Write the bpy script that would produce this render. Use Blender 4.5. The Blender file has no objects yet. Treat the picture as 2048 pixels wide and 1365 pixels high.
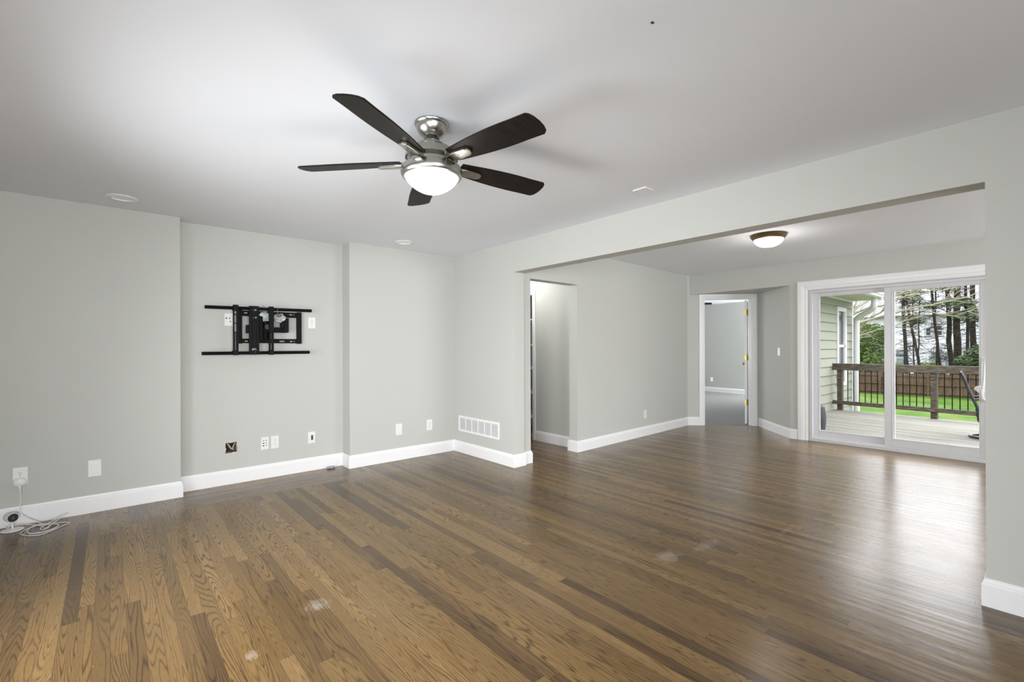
import bpy, bmesh, math, random
from mathutils import Vector, Matrix, noise as mnoise
PI = math.pi
S = bpy.context.scene
COL = S.collection

# ------------------------------------------------------------------ camera
CAMH = 1.2892
cam = bpy.data.cameras.new('camera'); cam_o = bpy.data.objects.new('camera', cam); COL.objects.link(cam_o)
cam.sensor_width = 36.0; cam.sensor_fit = 'HORIZONTAL'
cam.lens = 926.2 / 2048 * 36.0
cam.shift_y = 14.5 / 2048
cam.clip_start = 0.02; cam.clip_end = 400
cam_o.matrix_world = (Matrix.Translation((0, 0, CAMH)) @ Matrix.Rotation(-math.radians(41.003), 4, 'Z')
                      @ Matrix.Rotation(PI/2, 4, 'X') @ Matrix.Rotation(-0.003, 4, 'Z'))
S.camera = cam_o

# ------------------------------------------------------------------ world: bright overcast sky
W = bpy.data.worlds.new('overcast_sky'); S.world = W; W.use_nodes = True
nt = W.node_tree; nt.nodes.clear()
def N(nt, t, **kw):
    n = nt.nodes.new(t)
    for k, v in kw.items(): setattr(n, k, v)
    return n
def LK(nt, a, b): nt.links.new(a, b)
tc = N(nt, 'ShaderNodeTexCoord'); nz = N(nt, 'ShaderNodeVectorMath', operation='NORMALIZE'); LK(nt, tc.outputs['Generated'], nz.inputs[0])
sp = N(nt, 'ShaderNodeSeparateXYZ'); LK(nt, nz.outputs[0], sp.inputs[0])
mr = N(nt, 'ShaderNodeMapRange', interpolation_type='SMOOTHSTEP')
SKY_LOW, SKY_HIGH, SKY_GLOW = 1.25, 3.4, 2.6
for k, v in zip(('From Min', 'From Max', 'To Min', 'To Max'), (0.12, 0.40, SKY_LOW, SKY_HIGH)): mr.inputs[k].default_value = v
LK(nt, sp.outputs['Z'], mr.inputs['Value'])
dt = N(nt, 'ShaderNodeVectorMath', operation='DOT_PRODUCT'); LK(nt, nz.outputs[0], dt.inputs[0])
gl = Vector((0.93, 0.05, 0.40)).normalized(); dt.inputs[1].default_value = gl
m2 = N(nt, 'ShaderNodeMapRange', interpolation_type='SMOOTHSTEP')
for k, v in zip(('From Min', 'From Max', 'To Min', 'To Max'), (0.45, 0.92, 0.0, SKY_GLOW)): m2.inputs[k].default_value = v
LK(nt, dt.outputs['Value'], m2.inputs['Value'])
m3 = N(nt, 'ShaderNodeMapRange', interpolation_type='SMOOTHSTEP')
for k, v in zip(('From Min', 'From Max', 'To Min', 'To Max'), (0.13, 0.26, 0.0, 1.0)): m3.inputs[k].default_value = v
LK(nt, sp.outputs['Z'], m3.inputs['Value'])
mm = N(nt, 'ShaderNodeMath', operation='MULTIPLY'); LK(nt, m2.outputs[0], mm.inputs[0]); LK(nt, m3.outputs[0], mm.inputs[1])
ad = N(nt, 'ShaderNodeMath', operation='ADD'); LK(nt, mr.outputs[0], ad.inputs[0]); LK(nt, mm.outputs[0], ad.inputs[1])
bg = N(nt, 'ShaderNodeBackground'); bg.inputs['Color'].default_value = (0.95, 0.97, 1.0, 1)
LK(nt, ad.outputs[0], bg.inputs['Strength'])
wo = N(nt, 'ShaderNodeOutputWorld'); LK(nt, bg.outputs[0], wo.inputs['Surface'])

# ------------------------------------------------------------------ daylight through the windows of the house
def area(name, loc, aim, sx, sy, power, col=(1, 1, 1), spread=180):
    L = bpy.data.lights.new(name, 'AREA'); L.shape = 'RECTANGLE'; L.size = sx; L.size_y = sy
    L.energy = power; L.color = col; L.spread = math.radians(spread)
    o = bpy.data.objects.new(name, L); COL.objects.link(o)
    d = Vector(aim)
    o.matrix_world = Matrix.Translation(loc) @ d.to_track_quat('-Z', 'Y').to_matrix().to_4x4()
    return o
DAY = (0.955, 0.98, 1.0)
area('daylight_west_window', (-0.80, 2.6, 1.0), (1, 0.05, -0.12), 1.3, 1.6, 46, DAY, 132)
area('daylight_west_window_near', (-0.80, 0.5, 1.15), (0.9, 0.75, -0.25), 1.5, 1.5, 34, DAY, 100)
area('daylight_south_window', (-0.05, -4.26, 1.25), (0, 1, 0.03), 1.2, 1.6, 76, DAY, 100)
area('daylight_dining_window', (5.4, -4.26, 1.35), (0, 1, 0.5), 2.6, 1.4, 170, DAY)
area('daylight_bedroom_window', (12.9, 3.36, 1.35), (0, 1, 0), 0.6, 1.5, 230, DAY)
area('daylight_bedroom_west_window', (9.2, 8.05, 1.4), (0, -1, 0), 1.8, 1.4, 60, DAY)

S.view_settings.view_transform = 'Standard'; S.view_settings.look = 'None'
S.view_settings.exposure = 0.22; S.view_settings.gamma = 1.0
try: S.view_settings.use_curve_mapping = False
except Exception: pass
S.cycles.use_denoising = True
S.cycles.max_bounces = 12; S.cycles.diffuse_bounces = 6; S.cycles.glossy_bounces = 4; S.cycles.transparent_max_bounces = 24
S.cycles.sample_clamp_indirect = 6.0; S.cycles.caustics_reflective = False; S.cycles.caustics_refractive = False

# ------------------------------------------------------------------ materials
MATS = {}
def srgb(r, g, b):
    f = lambda c: (c/255/12.92) if c/255 <= .04045 else ((c/255 + .055)/1.055)**2.4
    return (f(r), f(g), f(b), 1)
def mat(name, col, rough=0.5, metal=0.0, spec=0.5, nscale=30, namt=0.05, bump=0.0, bscale=200, emit=None, estr=0, coat=0, stretch=(1, 1, 1), aniso=0):
    if name in MATS: return MATS[name]
    m = bpy.data.materials.new(name); m.use_nodes = True; t = m.node_tree
    b = t.nodes['Principled BSDF']
    b.inputs['Roughness'].default_value = rough; b.inputs['Metallic'].default_value = metal
    b.inputs['Specular IOR Level'].default_value = spec; b.inputs['Coat Weight'].default_value = coat
    b.inputs['Anisotropic'].default_value = aniso
    tcn = N(t, 'ShaderNodeTexCoord'); mp = N(t, 'ShaderNodeMapping'); mp.inputs['Scale'].default_value = stretch
    LK(t, tcn.outputs['Object'], mp.inputs['Vector'])
    no = N(t, 'ShaderNodeTexNoise'); no.inputs['Scale'].default_value = nscale; no.inputs['Detail'].default_value = 4
    LK(t, mp.outputs[0], no.inputs['Vector'])
    mx = N(t, 'ShaderNodeMix', data_type='RGBA')
    mx.inputs[6].default_value = (col[0]*(1-namt), col[1]*(1-namt), col[2]*(1-namt), 1)
    mx.inputs[7].default_value = (min(1, col[0]*(1+namt)), min(1, col[1]*(1+namt)), min(1, col[2]*(1+namt)), 1)
    LK(t, no.outputs['Fac'], mx.inputs[0]); LK(t, mx.outputs[2], b.inputs['Base Color'])
    if bump:
        n2 = N(t, 'ShaderNodeTexNoise'); n2.inputs['Scale'].default_value = bscale; LK(t, mp.outputs[0], n2.inputs['Vector'])
        bp = N(t, 'ShaderNodeBump'); bp.inputs['Strength'].default_value = bump; bp.inputs['Distance'].default_value = 0.002
        LK(t, n2.outputs['Fac'], bp.inputs['Height']); LK(t, bp.outputs[0], b.inputs['Normal'])
    if emit: b.inputs['Emission Color'].default_value = emit; b.inputs['Emission Strength'].default_value = estr
    MATS[name] = m; return m

M_WALL = mat('greige_wall_paint', (0.555, 0.56, 0.53, 1), 0.75, spec=0.25, nscale=1.5, namt=0.01, bump=0.08, bscale=350)
M_CEIL = mat('white_ceiling_paint', (0.83, 0.855, 0.90, 1), 0.9, spec=0.15, nscale=1.5, namt=0.01, bump=0.06, bscale=300)
M_TRIM = mat('white_gloss_trim_paint', (0.88, 0.88, 0.89, 1), 0.35, spec=0.5, namt=0.01)
M_PLATE = mat('white_plastic', (0.82, 0.82, 0.82, 1), 0.35, namt=0.01)
M_SLOT = mat('dark_slots', (0.03, 0.03, 0.03, 1), 0.6)
M_BLACK = mat('black_powder_coated_steel', (0.004, 0.004, 0.005, 1), 0.6, spec=0.18, namt=0.2)
M_NICKEL = mat('brushed_nickel', (0.40, 0.39, 0.355, 1), 0.27, metal=1, namt=0.12, nscale=60, stretch=(1, 1, 12), aniso=0.4)
M_DNICKEL = mat('dark_nickel', (0.18, 0.18, 0.17, 1), 0.35, metal=1, namt=0.1)
M_BRASS = mat('polished_brass', (0.50, 0.38, 0.10, 1), 0.35, metal=1, namt=0.1)
M_BRONZE = mat('antique_bronze', (0.23, 0.16, 0.08, 1), 0.35, metal=0.9, namt=0.15)
M_VINYL = mat('white_vinyl_frame', (0.66, 0.66, 0.68, 1), 0.3, namt=0.01)
M_EXTTRIM = mat('white_exterior_trim', (0.72, 0.72, 0.75, 1), 0.5, namt=0.03)
M_SIDING = mat('pale_green_siding', (0.34, 0.35, 0.29, 1), 0.75, namt=0.06, nscale=4)
M_SOFFIT = mat('cream_soffit', (0.66, 0.60, 0.52, 1), 0.7, namt=0.04)
M_DRYWALL = mat('torn_drywall', (0.35, 0.26, 0.18, 1), 0.9, namt=0.3, nscale=120)
M_CAVITY = mat('dark_stud_cavity', (0.06, 0.04, 0.025, 1), 0.9, namt=0.3)

def wood_grain(name, c1, c2, c3, scale=(1, 1, 1), rough=0.7, noisescale=12, spec=0.3):
    m = bpy.data.materials.new(name); m.use_nodes = True; t = m.node_tree; b = t.nodes['Principled BSDF']
    b.inputs['Roughness'].default_value = rough; b.inputs['Specular IOR Level'].default_value = spec
    tcn = N(t, 'ShaderNodeTexCoord'); mp = N(t, 'ShaderNodeMapping'); mp.inputs['Scale'].default_value = scale
    LK(t, tcn.outputs['Object'], mp.inputs['Vector'])
    no = N(t, 'ShaderNodeTexNoise'); no.inputs['Scale'].default_value = noisescale; no.inputs['Detail'].default_value = 6; no.inputs['Roughness'].default_value = .65
    LK(t, mp.outputs[0], no.inputs['Vector'])
    cr = N(t, 'ShaderNodeValToRGB'); e = cr.color_ramp.elements; e[0].position = .32; e[0].color = c1; e[1].position = .68; e[1].color = c3
    x = cr.color_ramp.elements.new(.5); x.color = c2
    LK(t, no.outputs['Fac'], cr.inputs[0]); LK(t, cr.outputs[0], b.inputs['Base Color'])
    return m
M_BLADE = wood_grain('dark_espresso_blade', (0.006, 0.005, 0.004, 1), (0.012, 0.009, 0.007, 1), (0.022, 0.015, 0.010, 1), (1, 14, 1), 0.42, 9, 0.12)
M_FENCE = wood_grain('brown_cedar_fence', (0.065, 0.038, 0.024, 1), (0.105, 0.066, 0.043, 1), (0.15, 0.098, 0.066, 1), (1, 6, 0.6), 0.85, 4)

def glass(name, tint=(1, 1, 1, 1), refl=1.0):
    m = bpy.data.materials.new(name); m.use_nodes = True; t = m.node_tree; t.nodes.clear()
    tr = N(t, 'ShaderNodeBsdfTransparent'); tr.inputs[0].default_value = tint
    g = N(t, 'ShaderNodeBsdfGlossy'); g.inputs['Roughness'].default_value = 0.0
    fr = N(t, 'ShaderNodeFresnel'); fr.inputs[0].default_value = 1.45
    ml = N(t, 'ShaderNodeMath', operation='MULTIPLY'); ml.inputs[1].default_value = refl; LK(t, fr.outputs[0], ml.inputs[0])
    mx = N(t, 'ShaderNodeMixShader'); LK(t, ml.outputs[0], mx.inputs[0]); LK(t, tr.outputs[0], mx.inputs[1]); LK(t, g.outputs[0], mx.inputs[2])
    o = N(t, 'ShaderNodeOutputMaterial'); LK(t, mx.outputs[0], o.inputs[0]); return m
M_GLASS = glass('clear_window_glass', refl=0.03)

def emis(name, col, strength):
    m = bpy.data.materials.new(name); m.use_nodes = True; b = m.node_tree.nodes['Principled BSDF']
    b.inputs['Base Color'].default_value = (0.45, 0.45, 0.45, 1); b.inputs['Roughness'].default_value = .3
    b.inputs['Emission Color'].default_value = col
    t = m.node_tree
    lw = N(t, 'ShaderNodeTexNoise'); lw.inputs['Scale'].default_value = 6
    mr_ = N(t, 'ShaderNodeMapRange'); mr_.inputs['To Min'].default_value = strength*.92; mr_.inputs['To Max'].default_value = strength*1.08
    LK(t, lw.outputs['Fac'], mr_.inputs['Value']); LK(t, mr_.outputs[0], b.inputs['Emission Strength'])
    return m
M_BOWL = emis('lit_frosted_glass_bowl', (1, 1, 1, 1), 0.62)
M_FLUSH = emis('lit_warm_glass_bowl', (1.0, 0.98, 0.93, 1), 1.3)

# ---- oak strip floor
def floor_material():
    m = bpy.data.materials.new('oak_strip_floor'); m.use_nodes = True; t = m.node_tree; b = t.nodes['Principled BSDF']
    def math_(op, a, bb=None, c=None):
        n = N(t, 'ShaderNodeMath', operation=op)
        for i, v in enumerate((a, bb, c)):
            if v is None: continue
            if isinstance(v, (int, float)): n.inputs[i].default_value = v
            else: LK(t, v, n.inputs[i])
        return n.outputs[0]
    def comb(x, y, z):
        n = N(t, 'ShaderNodeCombineXYZ')
        for i, v in enumerate((x, y, z)):
            if isinstance(v, (int, float)): n.inputs[i].default_value = v
            else: LK(t, v, n.inputs[i])
        return n.outputs[0]
    def wn(vec):
        n = N(t, 'ShaderNodeTexWhiteNoise', noise_dimensions='3D'); LK(t, vec, n.inputs['Vector']); return n
    def tex(vec, scale, detail=2, rough=.5, dist=0):
        n = N(t, 'ShaderNodeTexNoise'); LK(t, vec, n.inputs['Vector'])
        n.inputs['Scale'].default_value = scale; n.inputs['Detail'].default_value = detail; n.inputs['Roughness'].default_value = rough
        n.inputs['Distortion'].default_value = dist
        return n.outputs['Fac']
    def ramp(fac, pts):
        n = N(t, 'ShaderNodeValToRGB'); el = n.color_ramp.elements
        el[0].position, el[0].color = pts[0]; el[1].position, el[1].color = pts[-1]
        for p, c in pts[1:-1]:
            e = el.new(p); e.color = c
        LK(t, fac, n.inputs[0]); return n.outputs[0]
    def mixc(f, a, bb, mode='MIX'):
        n = N(t, 'ShaderNodeMix', data_type='RGBA', blend_type=mode)
        for i, v in ((0, f), (6, a), (7, bb)):
            if isinstance(v, (int, float)): n.inputs[i].default_value = v
            elif isinstance(v, tuple): n.inputs[i].default_value = v
            else: LK(t, v, n.inputs[i])
        return n.outputs[2]
    tcn = N(t, 'ShaderNodeTexCoord'); s = N(t, 'ShaderNodeSeparateXYZ'); LK(t, tcn.outputs['Object'], s.inputs[0])
    X, Y = s.outputs[0], s.outputs[1]
    # hearth infill: boards turned across
    gt = lambda a, v: math_('GREATER_THAN', a, v)
    lt = lambda a, v: math_('LESS_THAN', a, v)
    inf = math_('MULTIPLY', math_('MULTIPLY', gt(X, 0.44), lt(X, 1.90)), gt(Y, 4.53))
    U = math_('ADD', math_('MULTIPLY', X, math_('SUBTRACT', 1, inf)), math_('MULTIPLY', Y, inf))
    V = math_('ADD', math_('MULTIPLY', Y, math_('SUBTRACT', 1, inf)), math_('MULTIPLY', math_('ADD', X, 31.7), inf))
    Wd = 0.0585
    u = math_('DIVIDE', U, Wd); row = math_('FLOOR', u); fu = math_('FRACT', u)
    r1 = wn(comb(row, inf, 3.1)).outputs['Value']; r2 = wn(comb(row, inf, 9.7)).outputs['Value']
    Ln = math_('ADD', 0.75, math_('MULTIPLY', r2, 1.25))
    v = math_('ADD', math_('DIVIDE', V, Ln), math_('MULTIPLY', r1, 17.0)); cel = math_('FLOOR', v); fv = math_('FRACT', v)
    cw = wn(comb(row, cel, 1.0)); cv = cw.outputs['Value']; cs = N(t, 'ShaderNodeSeparateColor'); LK(t, cw.outputs['Color'], cs.inputs[0])
    ra, rb, rc = cs.outputs[0], cs.outputs[1], cs.outputs[2]
    # board tone
    base = ramp(cv, [(0.0, srgb(78, 57, 32)), (0.12, srgb(97, 74, 42)), (0.40, srgb(117, 92, 52)), (0.7, srgb(131, 104, 59)), (1.0, srgb(156, 128, 80))])
    base = mixc(math_('MULTIPLY', ra, 0.45), base, srgb(110, 82, 54))
    # cathedral / ring grain
    px = math_('ADD', math_('MULTIPLY', U, 10.0), math_('MULTIPLY', rb, 130.0)); py = math_('ADD', math_('MULTIPLY', V, 0.62), math_('MULTIPLY', rc, 70.0))
    d1 = tex(comb(px, py, ra), 1.0, 1.6, .5, 0.12)
    den = math_('ADD', 22.0, math_('MULTIPLY', ra, 22.0))
    ring = math_('FRACT', math_('MULTIPLY', d1, den))
    tri = math_('ABSOLUTE', math_('SUBTRACT', math_('MULTIPLY', ring, 2.0), 1.0))
    jag = tex(comb(math_('MULTIPLY', U, 260.0), math_('MULTIPLY', V, 22.0), rb), 1.0, 3, .6)
    rl = math_('SUBTRACT', tri, math_('MULTIPLY', jag, 0.55))
    mrr = N(t, 'ShaderNodeMapRange', interpolation_type='SMOOTHSTEP'); LK(t, rl, mrr.inputs['Value'])
    mrr.inputs['From Min'].default_value = 0.18; mrr.inputs['From Max'].default_value = 0.85
    ringm = math_('MULTIPLY', mrr.outputs[0], math_('ADD', 0.55, math_('MULTIPLY', rc, 0.45)))
    colr = mixc(ringm, base, mixc(1.0, base, srgb(126, 110, 96), 'MULTIPLY'))
    # pores
    por = tex(comb(math_('MULTIPLY', U, 620.0), math_('MULTIPLY', V, 16.0), 0.0), 1.0, 2, .5)
    mp_ = N(t, 'ShaderNodeMapRange'); LK(t, por, mp_.inputs['Value']); mp_.inputs['From Min'].default_value = .50; mp_.inputs['From Max'].default_value = .72
    colr = mixc(math_('MULTIPLY', mp_.outputs[0], 0.7), colr, srgb(74, 54, 34))
    # broad worn / faded areas
    big = tex(comb(X, Y, 0.0), 1.1, 3, .6)
    mb = N(t, 'ShaderNodeMapRange'); LK(t, big, mb.inputs['Value']); mb.inputs['From Min'].default_value = .40; mb.inputs['From Max'].default_value = .66
    colr = mixc(math_('MULTIPLY', mb.outputs[0], 0.22), colr, srgb(108, 90, 66))
    # gaps between boards
    eu = math_('MINIMUM', fu, math_('SUBTRACT', 1.0, fu)); ev = math_('MINIMUM', math_('MULTIPLY', fv, Ln), math_('MULTIPLY', math_('SUBTRACT', 1.0, fv), Ln))
    gapr = N(t, 'ShaderNodeMapRange'); LK(t, math_('MINIMUM', math_('MULTIPLY', eu, Wd), ev), gapr.inputs['Value'])
    gapr.inputs['From Min'].default_value = 0.0003; gapr.inputs['From Max'].default_value = 0.0013; gapr.inputs['To Min'].default_value = 1; gapr.inputs['To Max'].default_value = 0
    gap = gapr.outputs[0]
    colr = mixc(math_('MULTIPLY', gap, 0.6), colr, srgb(48, 33, 20))
    # wide dark seams: by the beam and the infill border
    seam = math_('ABSOLUTE', math_('SUBTRACT', X, 3.435))
    sm = math_('MULTIPLY', lt(seam, 0.0028), lt(Y, 3.78))
    e1 = math_('MULTIPLY', math_('MULTIPLY', lt(math_('ABSOLUTE', math_('SUBTRACT', Y, 4.53)), 0.0025), gt(X, 0.44)), lt(X, 1.90))
    sm = math_('MAXIMUM', sm, e1)
    colr = mixc(math_('MULTIPLY', sm, .85), colr, srgb(36, 26, 17))
    # scuffed whitish patches with streaks
    scf = None
    for cx, cy, rx, ry, st in ((2.60, 1.53, .16, .10, .75), (2.93, 1.45, .22, .08, .5), (0.79, 2.40, .09, .10, .7), (0.96, 2.18, .08, .12, .35), (0.45, 2.19, .05, .05, .8), (3.6, 1.2, .3, .06, .3)):
        dx = math_('DIVIDE', math_('SUBTRACT', X, cx), rx); dy = math_('DIVIDE', math_('SUBTRACT', Y, cy), ry)
        d = math_('SQRT', math_('ADD', math_('MULTIPLY', dx, dx), math_('MULTIPLY', dy, dy)))
        f = math_('MULTIPLY', math_('MAXIMUM', math_('SUBTRACT', 1.0, d), 0.0), st)
        scf = f if scf is None else math_('MAXIMUM', scf, f)
    scn = tex(comb(math_('MULTIPLY', X, 60.0), math_('MULTIPLY', Y, 14.0), 2.0), 1.0, 4, .7)
    scm = N(t, 'ShaderNodeMapRange'); LK(t, math_('MULTIPLY', math_('ADD', math_('MULTIPLY', scf, 1.5), math_('MULTIPLY', math_('SUBTRACT', scn, 0.5), 3.2)), math_('MINIMUM', math_('MULTIPLY', scf, 4.0), 1.0)), scm.inputs['Value'])
    scm.inputs['From Min'].default_value = 0.30; scm.inputs['From Max'].default_value = 1.1
    colr = mixc(math_('MULTIPLY', scm.outputs[0], .38), colr, srgb(188, 180, 168))
    # tiny pale scratches and specks
    vo = N(t, 'ShaderNodeTexVoronoi'); vo.inputs['Scale'].default_value = 5.5; LK(t, tcn.outputs['Object'], vo.inputs['Vector'])
    colr = mixc(math_('MULTIPLY', lt(vo.outputs['Distance'], 0.0035), .5), colr, srgb(205, 200, 190))
    LK(t, colr, b.inputs['Base Color'])
    # finish
    rg = tex(comb(X, Y, 5.0), 3.0, 3, .6)
    rgh = math_('ADD', math_('ADD', 0.19, math_('MULTIPLY', rg, 0.12)), math_('MULTIPLY', scm.outputs[0], .3))
    LK(t, rgh, b.inputs['Roughness']); b.inputs['Specular IOR Level'].default_value = 0.45
    hgt = math_('ADD', math_('MULTIPLY', jag, 0.12), math_('ADD', math_('MULTIPLY', gap, -1.0), math_('MULTIPLY', ringm, -0.15)))
    bp = N(t, 'ShaderNodeBump'); bp.inputs['Strength'].default_value = 0.12; bp.inputs['Distance'].default_value = 0.0005; LK(t, hgt, bp.inputs['Height'])
    bp2 = N(t, 'ShaderNodeBump'); bp2.inputs['Strength'].default_value = 0.5; bp2.inputs['Distance'].default_value = 0.003
    cup = tex(comb(math_('MULTIPLY', U, 17.1), math_('MULTIPLY', V, 1.5), 1.0), 1.0, 1, .5)
    LK(t, cup, bp2.inputs['Height']); LK(t, bp.outputs[0], bp2.inputs['Normal'])
    LK(t, bp2.outputs[0], b.inputs['Normal'])
    return m
M_FLOOR = floor_material()

def carpet_material():
    m = mat('grey_carpet', (0.30, 0.295, 0.29, 1), 0.95, spec=0.1, nscale=7, namt=0.18, bump=1.0, bscale=260, stretch=(1, 1.0, 1)); return m
M_CARPET = carpet_material()

def deck_material():
    m = bpy.data.materials.new('weathered_deck_boards'); m.use_nodes = True; t = m.node_tree; b = t.nodes['Principled BSDF']
    b.inputs['Roughness'].default_value = .85; b.inputs['Specular IOR Level'].default_value = .2
    tcn = N(t, 'ShaderNodeTexCoord'); mp = N(t, 'ShaderNodeMapping'); mp.inputs['Scale'].default_value = (30, 1.3, 1); LK(t, tcn.outputs['Object'], mp.inputs['Vector'])
    n = N(t, 'ShaderNodeTexNoise'); n.inputs['Scale'].default_value = 1.0; n.inputs['Detail'].default_value = 6; n.inputs['Roughness'].default_value = .7; LK(t, mp.outputs[0], n.inputs['Vector'])
    cr = N(t, 'ShaderNodeValToRGB'); e = cr.color_ramp.elements
    e[0].position = .30; e[0].color = (.12, .105, .085, 1); e[1].position = .50; e[1].color = (.33, .32, .285, 1)
    x = e.new(.42); x.color = (.27, .26, .225, 1)
    LK(t, n.outputs['Fac'], cr.inputs[0])
    dv = N(t, 'ShaderNodeVectorMath', operation='DOT_PRODUCT'); LK(t, tcn.outputs['Object'], dv.inputs[0])
    dn = Vector((1, -.11, 0)).normalized(); dv.inputs[1].default_value = dn
    o0 = dn.dot(Vector((12.235, 3.10, 0)))+.09
    k0 = N(t, 'ShaderNodeMath', operation='SUBTRACT'); LK(t, dv.outputs['Value'], k0.inputs[0]); k0.inputs[1].default_value = o0
    k1 = N(t, 'ShaderNodeMath', operation='DIVIDE'); LK(t, k0.outputs[0], k1.inputs[0]); k1.inputs[1].default_value = .144
    fl = N(t, 'ShaderNodeMath', operation='FLOOR'); LK(t, k1.outputs[0], fl.inputs[0])
    fc = N(t, 'ShaderNodeMath', operation='FRACT'); LK(t, k1.outputs[0], fc.inputs[0])
    wn_ = N(t, 'ShaderNodeTexWhiteNoise', noise_dimensions='1D'); LK(t, fl.outputs[0], wn_.inputs['W'])
    mr1 = N(t, 'ShaderNodeMapRange'); LK(t, wn_.outputs['Value'], mr1.inputs['Value']); mr1.inputs['To Min'].default_value = .84; mr1.inputs['To Max'].default_value = 1.08
    cb = N(t, 'ShaderNodeMath', operation='SUBTRACT'); LK(t, fc.outputs[0], cb.inputs[0]); cb.inputs[1].default_value = .5
    ab = N(t, 'ShaderNodeMath', operation='ABSOLUTE'); LK(t, cb.outputs[0], ab.inputs[0])
    mr2 = N(t, 'ShaderNodeMapRange'); LK(t, ab.outputs[0], mr2.inputs['Value']); mr2.inputs['From Min'].default_value = .40; mr2.inputs['From Max'].default_value = .47; mr2.inputs['To Min'].default_value = 1.0; mr2.inputs['To Max'].default_value = .35
    mu = N(t, 'ShaderNodeMath', operation='MULTIPLY'); LK(t, mr1.outputs[0], mu.inputs[0]); LK(t, mr2.outputs[0], mu.inputs[1])
    vm = N(t, 'ShaderNodeVectorMath', operation='SCALE'); LK(t, cr.outputs[0], vm.inputs[0]); LK(t, mu.outputs[0], vm.inputs['Scale'])
    LK(t, vm.outputs[0], b.inputs['Base Color']); return m
M_DECK = deck_material()
M_RAIL = wood_grain('weathered_rail_wood', (0.045, 0.034, 0.025, 1), (0.10, 0.082, 0.064, 1), (0.19, 0.165, 0.135, 1), (6, 0.8, 6), 0.85, 8)
def grass_material():
    m = bpy.data.materials.new('lawn_grass'); m.use_nodes = True; t = m.node_tree; b = t.nodes['Principled BSDF']
    b.inputs['Roughness'].default_value = .9; b.inputs['Specular IOR Level'].default_value = .1
    tcn = N(t, 'ShaderNodeTexCoord')
    n = N(t, 'ShaderNodeTexNoise'); n.inputs['Scale'].default_value = .45; n.inputs['Detail'].default_value = 8; n.inputs['Roughness'].default_value = .7; LK(t, tcn.outputs['Object'], n.inputs['Vector'])
    cr = N(t, 'ShaderNodeValToRGB'); e = cr.color_ramp.elements
    e[0].position = .36; e[0].color = (.035, .085, .010, 1); e[1].position = .62; e[1].color = (.11, .15, .035, 1)
    x = e.new(.48); x.color = (.055, .12, .014, 1)
    LK(t, n.outputs['Fac'], cr.inputs[0]); LK(t, cr.outputs[0], b.inputs['Base Color']); return m
M_GRASS = grass_material()
def leaf(name, c, v=.5): return mat(name, c, .7, spec=.2, nscale=1.5, namt=v)
M_EVER = leaf('evergreen_foliage', (0.10, 0.16, 0.035, 1))
M_PINE = leaf('pine_needles', (0.085, 0.12, 0.062, 1))
M_HEDGE = leaf('yellow_green_hedge', (0.14, 0.19, 0.03, 1))
M_BARK = mat('dark_pine_bark', (0.028, 0.023, 0.019, 1), .9, spec=.1, nscale=6, namt=.5)
M_TWIG = mat('pale_bare_twigs', (0.34, 0.31, 0.25, 1), .85, spec=.1, nscale=5, namt=.35)
M_DBARK = mat('grey_branch_bark', (0.05, 0.043, 0.035, 1), .9, spec=.1, nscale=5, namt=.5)
M_HOUSE = mat('white_house_siding', (0.70, 0.71, 0.78, 1), .7, nscale=.6, namt=.06)
M_ROOF = mat('pale_grey_shingles', (0.28, 0.29, 0.34, 1), .8, nscale=3, namt=.15)
M_WINDK = mat('dark_reflective_window', (0.04, 0.05, 0.055, 1), .15, namt=.3, nscale=2)
M_WINTL = mat('teal_curtained_window', (0.20, 0.26, 0.26, 1), .3, namt=.3, nscale=2)

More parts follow.
